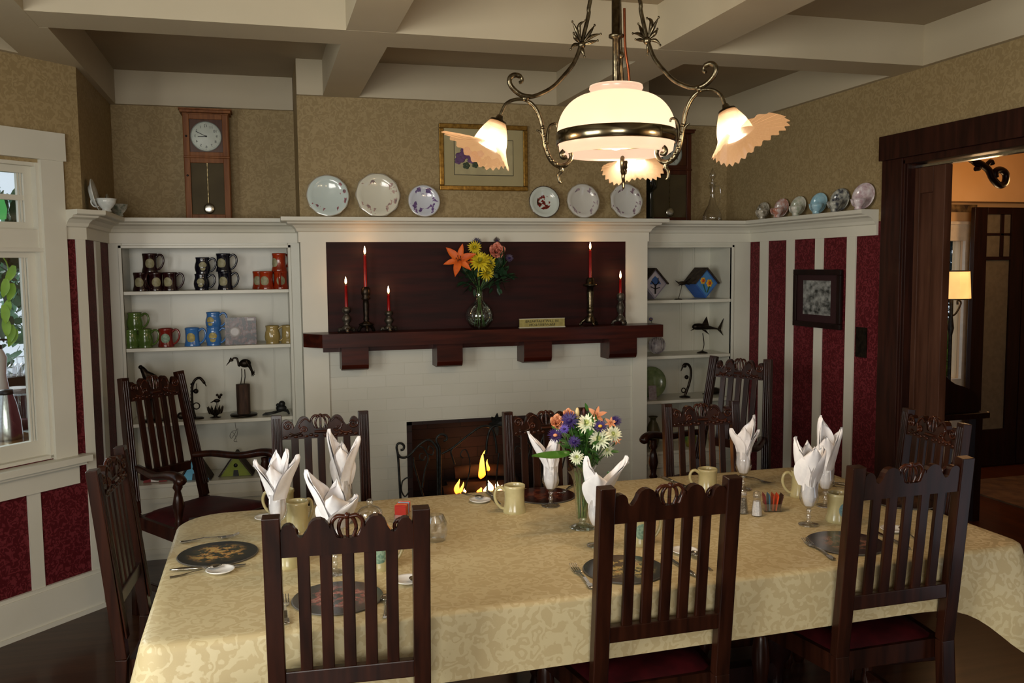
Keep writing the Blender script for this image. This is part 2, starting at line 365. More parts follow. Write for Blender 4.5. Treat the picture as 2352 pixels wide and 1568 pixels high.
# walls on the left: short return, then the bay wall at 45 degrees
W = MB().box(XL-.1, XL, 4.35, YB, 0, 1.75, 1); W.box(XL-.1, XL, 4.35, YB, 1.75, ZC, 0)
st('wall_left', W, [PAPER, REDP])
BW = Matrix(((.7071, -.7071, 0, XL), (.7071, .7071, 0, 4.35), (0, 0, 1, 0), (0, 0, 0, 1)))   # (s along, n outward, z)
SL, SR_, WZ0, WZ1 = -1.20, -.20, .735, 2.0
W = MB()
for z0, z1, mi in ((0, .735, 1), (1.75, ZC, 0)):
    pass
W.box(-1.6, 0, 0, .1, 0, WZ0, 1, BW); W.box(-1.6, 0, 0, .1, WZ1, ZC, 0, BW)
W.box(SR_, 0, 0, .1, WZ0, 1.75, 1, BW); W.box(SR_, 0, 0, .1, 1.75, WZ1, 0, BW)
W.box(-1.6, SL, 0, .1, WZ0, 1.75, 1, BW); W.box(-1.6, SL, 0, .1, 1.75, WZ1, 0, BW)
st('wall_bay', W, [PAPER, REDP])
# window in the bay wall
wf = MB()
for a, b in ((-.097, SR_), (SL-.113, SL)): wf.box(min(a, b), max(a, b), -.022, 0, .723, 2.016, 0, BW)
wf.box(-1.32, -.088, -.03, 0, 2.014, 2.132, 0, BW)
wf.box(-1.36, -.058, -.07, 0, .70, .727, 0, BW); wf.box(-1.34, -.075, -.05, 0, .685, .70, 0, BW)
wf.box(-1.315, -.093, -.02, 0, .60, .685, 0, BW)
wf.box(SR_-.014, SR_+.002, -.005, .1, WZ0, WZ1, 0, BW); wf.box(SL-.002, SL+.014, -.005, .1, WZ0, WZ1, 0, BW); wf.box(SL, SR_, -.005, .1, WZ0-.003, WZ0+.012, 0, BW); wf.box(SL, SR_, 0, .1, 1.63, 1.719, 0, BW); wf.box(SL-.01, SR_+.006, -.012, .0, 1.625, 1.64, 0, BW)
wf.box(SL, SR_, 0, .1, 1.985, WZ1, 0, BW)
w1 = thing('window_1', 'cream framed bay window left of the bookcase', None); del w1['label']; w1['kind'] = 'structure'
wf.build('window_frame', PAINT, w1)
def sash(z0, z1, n0, mull):
    m_ = MB(); a, b = SL, SR_; t = .048
    m_.box(b-t, b, n0, n0+.03, z0, z1, 0, BW); m_.box(a, a+t, n0, n0+.03, z0, z1, 0, BW)
    m_.box(a+t, b-t, n0, n0+.03, z1-.03, z1, 0, BW); m_.box(a+t, b-t, n0, n0+.03, z0, z0+(.08 if not mull else .03), 0, BW)
    for k in (0, 1):   # stepped beads inside the stile
        m_.box(b-t-.012*(k+1), b-t-.012*k-.004, n0+.008, n0+.024, z0+.03, z1-.03, 0, BW)
    if mull:
        zz = (z0+z1)/2; m_.box(a+t, b-t, n0+.005, n0+.025, zz-.011, zz+.011, 0, BW)
        for s_ in (-.52, -.85): m_.box(s_-.011, s_+.011, n0+.005, n0+.025, z0+.03, z1-.03, 0, BW)
    o = m_.build('sash', PAINT, w1)
    MB().box(a+t, b-t, n0+.012, n0+.016, z0+.03, z1-.03, 0, BW).build('pane', PANE, o)
sash(1.719, 1.985, .03, True); sash(WZ0, 1.63, .03, False)
# the rest of the left wall, with the window that lights the table (beyond the frame)
XW = XL-1.6*.7071; YW = 4.35-1.6*.7071
W = MB(); W.box(XW-.1, XW, -2.3, .2, 0, ZC); W.box(XW-.1, XW, 2.0, YW, 0, ZC); W.box(XW-.1, XW, .2, 2.0, 0, .75); W.box(XW-.1, XW, .2, 2.0, 2.15, ZC)
st('wall_side', W, PAPER)
w2 = bpy.data.objects.new('window_2', None); COL.objects.link(w2); w2['kind'] = 'structure'
m_ = MB()
for a, b in ((.2, .27), (1.93, 2.0), (1.07, 1.13)): m_.box(XW-.09, XW+.02, a, b, .75, 2.15)
for a, b in ((.75, .82), (2.08, 2.15), (1.5, 1.54)): m_.box(XW-.07, XW, .27, 1.07, a, b); m_.box(XW-.07, XW, 1.13, 1.93, a, b)
m_.build('window_frame', PAINT, w2); MB().box(XW-.05, XW-.045, .27, 1.93, .82, 2.08).build('pane', PANE, w2)
W = MB(); W.box(XW-.1, -1.5, -2.4, -2.3, 0, ZC); W.box(.3, XR+.1, -2.4, -2.3, 0, ZC); W.box(-1.5, .3, -2.4, -2.3, 0, .9); W.box(-1.5, .3, -2.4, -2.3, 2.2, ZC)  # opening left for the added rear fill
st('wall_rear', W, PAPER)
# battens over the red paper, baseboards
n_ = 11
def trim(mb, mt=PAINT):
    global n_; n_ += 1; st('trim_%d' % n_, mb, mt)
for a, b in ((1748, 1766), (1809, 1826), (1875, 1893), (1948, 1968)):
    y0 = aX(a, 560, XR).y; y1 = aX(b, 560, XR).y; trim(MB().box(XR-.008, XR, y1, y0, .18, 1.681))
for a, b in ((215, 226),):
    y0 = aX(a, 560, XL).y; y1 = aX(b, 560, XL).y; trim(MB().box(XL, XL+.008, y0, y1, .18, 1.681))
trim(MB().box(-.045, 0, -.008, 0, .18, 1.681, 0, BW))
for s_ in (-.33, -.75, -1.15): trim(MB().box(s_-.0, s_+.058, -.008, 0, .18, .60, 0, BW))
st('baseboard_bay', MB().box(-1.6, 0, -.02, 0, 0, .165, 0, BW).box(-1.6, 0, -.014, 0, .165, .182, 0, BW).box(-1.6, 0, -.03, 0, 0, .02, 0, BW), PAINT)
st('baseboard_left', MB().box(XL, XL+.02, 4.35, YF, 0, .182), PAINT)
st('baseboard_right', MB().box(XR-.02, XR, 3.78, YF, 0, .182), PAINT)
# right wall with the wide doorway
W = MB().box(XR, XR+.1, 3.66, YB, 0, 1.75, 1); W.box(XR, XR+.1, 3.66, YB, 1.75, ZC, 0); W.box(XR, XR+.1, -2.3, 3.66, 2.05, ZC, 0)
W.box(XR, XR+.1, -2.3, .6, 0, 2.05, 0)
st('wall_right', W, [PAPER, REDP])
d1 = bpy.data.objects.new('door_1', None); COL.objects.link(d1); d1['kind'] = 'structure'
XC = XR-.028
yo, yi = aX(2020, 600, XC).y, aX(2066, 600, XC).y
zt_, zb_ = aX(2015, 317, XC).z, aX(2016, 372, XC).z
cs = MB().box(XC, XR, yi, yo, 0, zb_); cs.box(XC-.012, XR, .5, yo+.012, zb_, zt_)
cs.build('door_casing', CASEW, d1, bev=.003)
j = MB(); j.box(XC+.006, XR+.1, yi-.012, yi, 0, zb_-.01); j.box(XC+.014, XR+.1, yi-.022, yi-.012, 0, zb_-.02); j.box(XC+.006, XR+.1, .6, yi, zb_-.03, zb_)
j.build('door_jamb', CASEW, d1, bev=.002)
zd = zb_-.05
MB().box(XR+.03, XR+.07, .7, aX(2178, 500, XR+.05).y+.4, zd+.001, zd+.012).build('sliding_track', STEEL, d1)
# sliding door leaf standing part way out of its pocket
yA = yi-.022; yE = aX(2182, 600, XR+.07).y
sd = MB(); xs = XR+.03
sd.box(xs, xs+.04, yE, yE+.075, 0.01, zd); sd.box(xs, xs+.04, yA-.03, yA+.02, .01, zd); sd.box(xs, xs+.04, yE+.075, yA-.03, zd-.12, zd); sd.box(xs, xs+.04, yE+.075, yA-.03, .01, .22)
leaf = sd.build('door_leaf', SLIDEW, d1, bev=.003)
MB().box(xs+.014, xs+.03, yE+.075, yA-.03, .22, zd-.12).build('door_panel', SLIDEW, leaf)
# frieze boards under the ceiling, beams
def crown(mb): trim(mb, BEAM)
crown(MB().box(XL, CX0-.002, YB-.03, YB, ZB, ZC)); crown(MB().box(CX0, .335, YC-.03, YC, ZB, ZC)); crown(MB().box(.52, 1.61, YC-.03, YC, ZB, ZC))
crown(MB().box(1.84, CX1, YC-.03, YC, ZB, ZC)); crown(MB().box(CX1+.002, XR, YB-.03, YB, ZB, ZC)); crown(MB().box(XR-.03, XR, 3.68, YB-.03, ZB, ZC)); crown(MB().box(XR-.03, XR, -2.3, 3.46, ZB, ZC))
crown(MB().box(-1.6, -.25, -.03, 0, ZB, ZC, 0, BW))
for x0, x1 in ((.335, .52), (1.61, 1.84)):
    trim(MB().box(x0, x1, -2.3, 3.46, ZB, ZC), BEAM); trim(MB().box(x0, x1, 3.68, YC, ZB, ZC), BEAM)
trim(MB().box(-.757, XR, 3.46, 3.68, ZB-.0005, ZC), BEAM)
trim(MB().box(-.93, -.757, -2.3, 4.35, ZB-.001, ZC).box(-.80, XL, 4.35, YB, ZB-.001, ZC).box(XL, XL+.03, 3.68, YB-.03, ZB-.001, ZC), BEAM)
# ================================================================ BUILT-IN BOOKCASES
def bookcase(x0, x1, xa, xb, ztop, shelves, label, beads, glassp=None):
    t = thing('built_in_bookcase', label, 'bookcase', ((x0+x1)/2, YF, 0)); o = Vector(t.location)
    def P(mb, nm, mt=SHELFP, **k):
        for i in range(len(mb.v)): mb.v[i] = mb.v[i]-o
        return mb.build(nm, mt, t, **k)
    zb = shelves[-1]
    fr = MB().box(x0+.001, xa, YF, YF+.02, 0, 1.683); fr.box(xb, x1-.001, YF, YF+.02, 0, 1.683); fr.box(xa, xb, YF, YF+.02, ztop, 1.683)
    fr.box(xa-.016, xa, YF-.006, YF+.02, zb, ztop+.016); fr.box(xb, xb+.016, YF-.006, YF+.02, zb, ztop+.016); fr.box(xa-.016, xb+.016, YF-.006, YF+.02, ztop, ztop+.016)
    P(fr, 'face_frame', bev=.002)
    bp = MB().box(xa-.02, xb+.02, YB-.03, YB-.005, .2, 1.70)
    for x in beads: bp.box(x-.006, x+.006, YB-.034, YB-.03, zb, 1.7); bp.box(x+.01, x+.013, YB-.033, YB-.03, zb, 1.7)
    P(bp, 'back_panel')
    P(MB().box(xa-.02, xa, YF+.02, YB-.03, .2, 1.70), 'side_panel'); P(MB().box(xb, xb+.02, YF+.02, YB-.03, .2, 1.70), 'side_panel')
    P(MB().box(xa, xb, YF+.02, YB-.03, ztop+.01, ztop+.025), 'top_panel')
    for z in shelves[:-1]: P(MB().box(xa, xb, YF+.004, YB-.03, z-.019, z), 'shelf', bev=.002)
    P(MB().box(xa, xb, YF-.008, YB-.03, zb-.02, zb), 'shelf', bev=.002)
    lo = MB().box(xa, xb, YF, YF+.02, 0, zb-.02); lo.box(xa, xb, YF-.012, YF, zb-.10, zb-.075); lo.box(xa, xb, YF-.008, YF, .03, .06)
    P(lo, 'lower_panel'); return t
LS = [aY(450, 667, YF+.004).z, aY(450, 796, YF+.004).z, aY(600, 959, YF+.004).z, aY(560, 1098, YF).z]
RS = [aY(1580, 688, YF+.004).z, aY(1560, 816, YF+.004).z, aY(1540, 919, YF+.004).z, aY(1520, 1036, YF).z]
LXA, LXB = -.692, .140
RXA, RXB = 2.250, 2.822
bookcase(XL, CX0, LXA, LXB, 1.655, LS, 'white built-in bookcase left of the fireplace, full of coloured mugs', [aY(386, 600, YB).x, aY(503, 600, YB).x, aY(619, 600, YB).x])
bookcase(CX1, XR, RXA, RXB, 1.648, RS, 'narrower white built-in bookcase right of the fireplace holding birdhouses and metal fish', [aY(1558, 600, YB).x, aY(1587, 600, YB).x, aY(1645, 600, YB).x])
# ================================================================ MANTEL SHELF
MZ = 1.206; MY = YC-.19
xl0, xl1 = aY(740, 765, MY).x, aY(1524, 745, MY).x
t = thing('mantel_shelf', 'thick polished mahogany mantel shelf on four brackets over the fireplace', 'mantel', (1.18, YC-.02, MZ-.07))
o = Vector(t.location)
def P(mb, nm, mt, par, **k):
    for i in range(len(mb.v)): mb.v[i] = mb.v[i]-o
    return mb.build(nm, mt, par, **k)
P(MB().prism([(xl0-.09, YC-.0145), (xl0-.09, YC-.09), (xl0, MY), (xl1, MY), (xl1, YC-.0145)], MZ-.07, MZ, lambda a, b, d: (a, b, d)), 'shelf_board', MAHOG, t, bev=.004)
P(MB().box(.30, 2.06, YC-.05, YC-.0145, MZ-.105, MZ-.0705), 'apron_board', MAHOG, t)
for a, b, yb in ((785, 847, 850), (1004, 1063, 842), (1204, 1268, 832), (1400, 1463, 823)):
    yy = MY+.035; x0, x1 = aY(a, 820, yy).x, aY(b, 820, yy).x; zz = aY((a+b)/2, yb, yy+.02).z
    pr = [(YC-.0145, MZ-.1055), (yy, MZ-.0705), (yy, zz+.03), (yy+.012, zz+.008), (yy+.035, zz), (YC-.0145, zz)]
    P(MB().prism([(YC-.051, MZ-.0705), (yy, MZ-.0705), (yy, zz+.03), (yy+.01, zz+.008), (yy+.03, zz), (YC-.0145, zz), (YC-.0145, MZ-.106), (YC-.051, MZ-.106)], x0, x1, lambda a, b, d: (d, a, b)), 'bracket', MAHOG, t, bev=.003)
# ================================================================ FAR ROOM through the doorway
st('floor_far', MB().box(3.02, 7.5, 1.5, 7.4, -.1, 0), FLOORR)
YR = aZ(2300, 1052, 0).y
CREAM = mat('far_room_cream_paint', '#d9b384', .5, 0, '#d2aa78', 3)
def fx(px): return aY(px, 650, YR).x
def fz(py): return aY(2210, py, YR).z
gx0, gx1, gz1, gz0 = fx(2150), fx(2208), fz(553), fz(868)
W = MB().box(3.08, gx0, YR, YR+.1, 0, 2.615); W.box(gx1, 7.4, YR, YR+.1, 0, 2.615); W.box(gx0, gx1, YR, YR+.1, gz1, 2.615); W.box(gx0, gx1, YR, YR+.1, 0, gz0)
st('wall_far', W, CREAM)
st('wall_far_side', MB().box(7.4, 7.5, 1.5, YR+.1, 0, 2.615), CREAM)
st('wall_far_near', MB().box(3.06, 7.5, 1.4, 1.5, 0, 2.615), CREAM)
st('ceiling_far', MB().box(3.06, 7.5, 1.5, YR+.1, 2.615, 2.7), CREAM)
trim(MB().box(3.1, 7.4, YR-.16, YR-.001, fz(466), 2.61), CREAM)
BORD = mat('border_paper', '#3a2b22', .6, 0, '#8a7048', 18)
trim(MB().box(3.1, fx(2236), YR-.012, YR-.001, fz(487), fz(470)), BORD)
d3 = bpy.data.objects.new('door_2', None); COL.objects.link(d3); d3['kind'] = 'structure'
fm = MB(); WHT = mat('white_door_paint', '#e0d6c6', .4)
fm.box(gx1, fx(2236), YR-.03, YR-.001, 0.01, fz(516)); fm.box(gx0-.1, gx1, YR-.03, YR-.001, gz1, fz(516)); fm.box(gx0-.1, gx0, YR-.03, YR-.001, 0.01, gz1); fm.box(gx0, gx1, YR-.03, YR-.001, .01, gz0)
fm.box(gx0-.12, fx(2238), YR-.045, YR-.001, fz(516), fz(509))
fm.build('door_frame', WHT, d3)
MB().box(gx0, gx1, YR+.02, YR+.024, gz0, gz1).build('pane', PANE, d3)
for zz in (fz(562)-.04, fz(715)): MB().box(fx(2222), fx(2226), YR-.04, YR-.03, zz-.06, zz+.03).build('hinge', BRASSD, d3)
# dark French door folded back in front of it
yd = YR-.22
def gx(px): return aY(px, 700, yd).x
def gz(py): return aY(2290, py, yd).z
t = bpy.data.objects.new('door_3', None); COL.objects.link(t); t['kind'] = 'structure'
fd = MB(); X = [gx(2233), gx(2262), gx(2318), gx(2345), gx(2420)]
fd.box(X[0], X[1], yd, yd+.04, .01, gz(476)); fd.box(X[2], X[3], yd, yd+.04, .01, gz(476)); fd.box(X[1], X[2], yd, yd+.04, gz(492), gz(476)); fd.box(X[1], X[2], yd, yd+.04, .01, gz(985))
fd.box(X[1], X[2], yd, yd+.04, gz(597), gz(589)); fd.box(X[1], X[2], yd+.01, yd+.03, gz(541), gz(535)); xm = gx(2300)
fd.box(xm-.02, xm+.012, yd+.01, yd+.03, gz(589), gz(492)); fd.box(X[3]+.01, X[4]+.6, yd, yd+.04, .01, gz(476))
fd.build('door_leaf', DARKW, t, bev=.003)
FROST = mat('frosted_glass', '#6e6656', .5, 0, '#625a4b', 30, .2, trans=.2)
MB().box(X[1], X[2], yd+.018, yd+.024, gz(985), gz(492)).build('pane', FROST, t)
# ================================================================ CHAIRS
def make_chair(name, label, cat, top=.98, half=.168, crest_h=.094, slat_n=5, rail_z=.565, rail_h=.042, arms=False, crest_drop=.0, group=None):
    t = thing(name, label, cat, group=group)
    seat_z = .43 if not arms else .465; yb = -.20; ytop = -.255 if not arms else -.30
    def yat(z): return yb if z <= seat_z else yb+(ytop-yb)*(z-seat_z)/(top-seat_z)
    pw, pd = .040, .032
    seat_half_f = .225 if not arms else .265
    seat_half_b = half+.01 if not arms else .20
    # rear posts: from the floor, splayed back above the seat, flat tops, reeded fronts
    for s in (-1, 1):
        mb = MB(); xb = s*(seat_half_b-.01 if arms else half)
        P0, P1, P2 = (s*(half+(.0 if not arms else .03)), yb-.03, 0), (xb, yb, seat_z), (s*half, ytop, top)
        mb.bar(P0, P1, pw, pd, (0, 1, 0)); mb.bar(P1, P2, pw, pd, (0, 1, 0))
        for k in (-1, 0, 1):
            a = Vector(P1)+Vector((k*.011, pd/2, .06)); b = Vector(P2)+Vector((k*.011, pd/2, -.012)); mb.tube([a, b], .0048, 6)
        mb.build('back_post', CHAIRW, t, bev=.004)
    # crest rail, scalloped top with an open crown in the middle
    z0 = top-crest_h-.002-crest_drop; L = half-pw/2+.002; zt = top-.012-crest_drop
    def pt(u, v): return (u*L, z0+v*(zt-z0))
    out = [pt(-1, 0), pt(1, 0), pt(1, .74)]
    def arc(cx, r, cz, a0, a1, n=7):
        return [pt(cx+r*math.cos(R(a0+(a1-a0)*i/n)), cz+r*.95*math.sin(R(a0+(a1-a0)*i/n))*2.3) for i in range(n+1)]
    out += arc(.875, .115, .66, 5, 175); out += [pt(.75, .60), pt(.715, .53), pt(.67, .53), pt(.62, .66)]
    out += arc(.43, .175, .64, 12, 170); out += [pt(.255, .74)]
    cw = .25
    out += [pt(cw, .84), pt(cw*.94, .84), pt(.17, .48), pt(.11, .44), pt(-.11, .44), pt(-.17, .48), pt(-cw*.94, .84), pt(-cw, .84)]
    out += [(-a, b) for a, b in reversed([pt(.255, .74)])]
    out += [(-a, b) for a, b in reversed(arc(.43, .175, .64, 12, 170))]
    out += [(-a, b) for a, b in reversed([pt(.75, .60), pt(.715, .53), pt(.67, .53), pt(.62, .66)])]
    out += [(-a, b) for a, b in reversed(arc(.875, .115, .66, 5, 175))]; out += [pt(-1, .70)]
    yc = yat((z0+zt)/2); th = .011
    cm = MB(); cm.prism(out, -th, th, lambda a, b, d: (a, yat(b)+d, b))
    crest = cm.build('crest_rail', CHAIRW, t, bev=.0022)
    # crown: hoop and bars
    cr_ = MB()
    hoop = [pt(x, z) for x, z in ((-.16, .42), (-.225, .66), (-.23, .88), (-.15, 1.03), (-.05, 1.01), (0, 1.0), (.05, 1.01), (.15, 1.03), (.23, .88), (.225, .66), (.16, .42))]
    cr_.tube(smooth_pts([(a, yat(b), b) for a, b in hoop], 3), .0052, 7)
    for u in (-.115, 0, .115):
        cr_.tube(smooth_pts([(q[0], yat(q[1])+.003, q[1]) for q in (pt(u*.75, .42), pt(u*1.15, .66), pt(u*.95, .88), pt(u*.5, 1.0))], 3), .0048, 6)
    cr_.ball((0, yat(zt), zt+.003), .008, 8); cr_.tube([(pt(-.17, 0)[0], yat(z0)+th, pt(0, .30)[1]), (pt(.17, 0)[0], yat(z0)+th, pt(0, .30)[1])], .006, 6)
    cr_.build('crown', CHAIRS, crest)
    # carved volutes and leaf band on the front face
    cv = MB()
    for s in (-1, 1):
        f = lambda a, b: (a, yat(b)+th+.001, b)
        c = pt(s*.84, .62); cv.tube(spiral(c, .003, .020, 0, s*1.6, 22, f), [.0025+.0022*i/22 for i in range(23)], 6)
        c = pt(s*.42, .42); cv.tube(spiral(c, .002, .013, PI, -s*1.5, 18, f), [.002+.002*i/18 for i in range(19)], 6)
        cv.tube(smooth_pts([f(*pt(s*.80, .28)), f(*pt(s*.66, .20)), f(*pt(s*.50, .34)), f(*pt(s*.56, .66)), f(*pt(s*.40, .92)), f(*pt(s*.27, .76))], 4), [.005, .003], 6)
        cv.ball(f(*pt(s*.84, .62)), .006, 8); cv.ball(f(*pt(s*.42, .42)), .005, 8)
        for k in range(7): cv.ball(f(*pt(s*(.12+k*.13), .12+.05*(k % 2))), (.010, .004, .006), 7)
    cv.build('carving', CHAIRS, crest)
    # lower rail and slats
    zr1 = rail_z+rail_h
    rb = MB(); rb.bar((-L, yat(rail_z+rail_h/2), rail_z+rail_h/2), (L, yat(rail_z+rail_h/2), rail_z+rail_h/2), .022, rail_h, (0, 0, 1)); rb.build('lower_rail', CHAIRW, t, bev=.003)
    for k in range(slat_n):
        x = (k-(slat_n-1)/2)*(2*L)/(slat_n+1)*1.0
        MB().bar((x, yat(zr1-.005), zr1-.005), (x, yat(z0+.005), z0+.005), 0.028 if slat_n == 5 else .028, .012, (0, 1, 0)).build('slat', CHAIRW, t, bev=.002)
    # seat
    sf, sb = seat_half_f, seat_half_b; yf = .21
    ol = [(-sb, yb+.02), (sb, yb+.02), (sf, yf-.04), (sf-.03, yf), (-sf+.03, yf), (-sf, yf-.04)]
    MB().prism(ol, seat_z-.06, seat_z-.004, lambda a, b, d: (a, b, d)).build('seat_frame', CHAIRW, t, bev=.006)
    def sfn(u, v):
        y = yb+.03+(yf-.012-yb-.03)*v; hw = sb+(sf-sb)*v-.012; x = (u*2-1)*hw
        e = min(1, 6*min(u, 1-u))*min(1, 6*min(v, 1-v)); return (x, y, seat_z-.006+.028*math.sqrt(max(e, 0)))
    MB().grid(sfn, 14, 14).build('seat', SEATL, t)
    # front legs turned, side rails
    for s in (-1, 1):
        pr = [(.021, .40), (.022, .37), (.014, .355), (.020, .34), (.026, .30), (.028, .26), (.022, .20), (.014, .165), (.020, .15), (.020, .10), (.014, .085), (.024, .05), (.026, .025), (.018, 0)]
        MB().lathe(pr[::-1], 14, M=Matrix.Translation((s*(sf-.035), yf-.045, 0))).build('leg', CHAIRW, t)
        MB().bar((s*(sb-.005), yb, .16), (s*(sf-.035), yf-.045, .16), .022, .03).build('stretcher', CHAIRW, t, bev=.003)
    MB().bar((-(sf-.035), yf-.045, .12), (sf-.035, yf-.045, .12), .025, .03).build('stretcher', CHAIRW, t, bev=.003)
    if arms:
        for s in (-1, 1):
            pts = smooth_pts([(s*half*1.02, yat(.66)+.012, .665), (s*.195, -.14, .672), (s*.235, 0, .668), (s*.262, .12, .690), (s*.268, .19, .688), (s*.268, .215, .662)], 4)
            n = len(pts); MB().tube(pts, [.017+.010*i/n for i in range(n-2)]+[.022, .012], 10, flat=.85).build('arm', CHAIRW, t)
            pr = [(.020, .46), (.022, .465), (.013, .475), (.022, .485), (.014, .50), (.018, .53), (.025, .56), (.018, .60), (.012, .625), (.021, .64), (.016, .655), (.018, .672)]
            MB().lathe(pr, 14, M=Matrix.Translation((s*.245, .155, 0))).build('arm_post', CHAIRW, t)
    return t
def seat_chair(t, ctop, face, sz=1.0, sx=1.0, top=.98, ytop=-.255):
    """put a chair so that the middle of its back's top stands over ctop, facing angle face"""
    f = Vector((math.cos(face), math.sin(face), 0)); rz = face-PI/2
    loc = Vector((ctop.x, ctop.y, 0)) - f*ytop; t.location = (loc.x, loc.y, 0); t.rotation_euler = (0, 0, rz); t.scale = (sx, 1, sz); return t
proto = make_chair('dining_chair', 'x', 'chair')
bpy.context.view_layer.update(); index_kids()
GRP = 'carved dining chairs round the table'
def mid(a, b, z): p = aZ(a[0], a[1], z); q = aZ(b[0], b[1], z); return (p+q)/2, q-p
first = True
for a, b, z, kind, sx, lab in (
    ((633, 1178), (960, 1171), .992, 'N', 1.0, 'dark carved dining chair seen from behind, in front of the left part of the table'),
    ((1397, 1118), (1678, 1094), .992, 'N', 1.06, 'dark carved dining chair seen from behind, in front of the middle of the table'),
    ((1975, 1070), (2210, 1050), .992, 'N', 1.08, 'nearly black dining chair seen from behind, in front of the right part of the table'),
    ((635, 950), (835, 946), .975, 'F', 1.0, 'carved dining chair across the table, left of the fireplace, crown crest towards us'),
    ((1160, 943), (1345, 937), .972, 'F', .95, 'carved dining chair across the table in front of the fire'),
    ((1530, 925), (1688, 922), .972, 'F', .90, 'carved dining chair across the table, in front of the right bookcase'),
    ((214, 1072), (275, 1030), .985, 'L', 1.0, 'carved dining chair at the left end of the table, seen from its side'),
    ((2075, 942), (2228, 967), .985, 'R', 1.0, 'carved dining chair at the right end of the table beside the doorway')):
    if first: ch_ = proto; first = False
    else: ch_ = copy_tree(proto)
    c, d = mid(a, b, z)
    face = {'N': R(90), 'F': R(-90), 'L': R(-4), 'R': R(172)}[kind]
    if a[0] == 1530: face = R(-93)
    if kind == 'N': face = math.atan2(d.y, d.x)+PI/2
    if kind == 'N' and a[0] == 633: face = R(86)
    seat_chair(ch_, c, face, z/.98, sx)
    tag(ch_, lab, 'chair', GRP)
arm_l = make_chair('armchair', 'tall carved armchair with a dark red seat standing by the left bookcase', 'armchair', top=1.062, half=.150, crest_h=.105, rail_z=.60, arms=True, group='carved armchairs against the walls')
bpy.context.view_layer.update(); index_kids()
c, d = mid((283, 868), (410, 856), 1.058)
seat_chair(arm_l, c, R(-46), 1, 1, 1.062, -.30)
arm_r = copy_tree(arm_l); c, d = mid((1637, 818), (1768, 824), 1.062)
seat_chair(arm_r, c, R(214), 1, 1.0, 1.062, -.30); tag(arm_r, 'tall carved armchair standing in the right corner against the striped wall')
# ================================================================ TABLE AND CLOTH
ZT = .68; TX0, TX1, TY0, TY1 = -.292, 2.235, 2.135, 3.265
tb = thing('dining_table', 'long dark dining table hidden under the gold cloth, its bulbous legs below', 'table', ((TX0+TX1)/2, (TY0+TY1)/2, 0)); o = Vector(tb.location)
def P(mb, nm, mt, par, **k):
    for i in range(len(mb.v)): mb.v[i] = mb.v[i]-o
    return mb.build(nm, mt, par, **k)
P(MB().box(TX0+.02, TX1-.02, TY0+.02, TY1-.02, ZT-.035, ZT-.004), 'tabletop', DARKW, tb)
P(MB().box(TX0+.14, TX1-.14, TY0+.30, TY1-.14, ZT-.11, ZT-.035), 'apron', DARKW, tb); P(MB().box(.33, 1.70, 2.63, 2.68, .10, .16), 'stretcher', DARKW, tb)
for lx in (.33, 1.02, 1.70):
    for ly in (2.655,):
        pr = [(.035, 0), (.04, .03), (.025, .05), (.03, .10), (.028, .14), (.045, .17), (.062, .24), (.065, .30), (.05, .36), (.028, .40), (.045, .43), (.04, .46), (.045, .50), (.045, .5695)]
        P(MB().lathe(pr, 18, M=Matrix.Translation((lx, ly, 0))), 'leg', DARKW, tb)
# cloth: rounded rectangle top and a folded skirt
def rrect(x0, x1, y0, y1, r, n=8, step=.035):
    pts = []
    def side(ax, ay, bx, by):
        L_ = math.hypot(bx-ax, by-ay); k = max(1, int(L_/step)); return [(ax+(bx-ax)*i/k, ay+(by-ay)*i/k) for i in range(k)]
    rr = [r[0], r[1], r[2], r[3]]  # corners: near-left, near-right, far-right, far-left
    C = [(x0+rr[0], y0+rr[0], 180), (x1-rr[1], y0+rr[1], 270), (x1-rr[2], y1-rr[2], 0), (x0+rr[3], y1-rr[3], 90)]
    for i in range(4):
        cx_, cy_, a0 = C[i]
        for j in range(n): a = R(a0+90*j/n); pts.append((cx_+rr[i]*math.cos(a), cy_+rr[i]*math.sin(a), math.cos(a), math.sin(a), math.sin(PI*j/n)))
        a = R(a0+90); ax, ay = cx_+rr[i]*math.cos(a), cy_+rr[i]*math.sin(a)
        nx_, ny_, na = C[(i+1) % 4]; bx, by = nx_+rr[(i+1) % 4]*math.cos(R(na)), ny_+rr[(i+1) % 4]*math.sin(R(na))
        for p in side(ax, ay, bx, by): pts.append((p[0], p[1], math.cos(a), math.sin(a), 0))
    return pts
ring = rrect(TX0, TX1, TY0, TY1, (.05, .06, .12, .15))
N = len(ring); cl = MB(); V = []; ctr = ((TX0+TX1)/2, (TY0+TY1)/2)
def cornerw(x, y):
    best = 0
    for cx_, cy_ in ((TX0, TY0), (TX1, TY0), (TX1, TY1), (TX0, TY1)):
        d = math.hypot(x-cx_, y-cy_); best = max(best, math.exp(-(d/.17)**2))
    return best
rows = [0, .004, .012, .03, .06, .1, .2, .32, .46, .6, .75, .88, 1.0]
random.seed(3); ph = [random.uniform(0, 6) for _ in range(6)]
for t_ in rows:
    for i, (x, y, nx, ny, cc) in enumerate(ring):
        s = i*.035; cw = cornerw(x, y); drop = (.168+.012*math.sin(s*.9+ph[0]))*(1)+.17*cw
        wav = (.5*math.sin(s*9+ph[1])+.35*math.sin(s*17+ph[2])+.25*math.sin(s*31+ph[3]))
        amp = .012*t_**1.2; off = .010*min(1, t_*20)+.018*t_+amp*wav+.085*cw*t_**1.1
        if ny < -.5 and nx*nx < .5: off = min(off, .016+.05*cw)
        z = ZT - drop*t_ if t_ > .03 else ZT-.0005-(t_/.03)*.006
        if t_ <= .03: off = .010*(t_/.03)
        V.append((x+nx*off, y+ny*off, z))
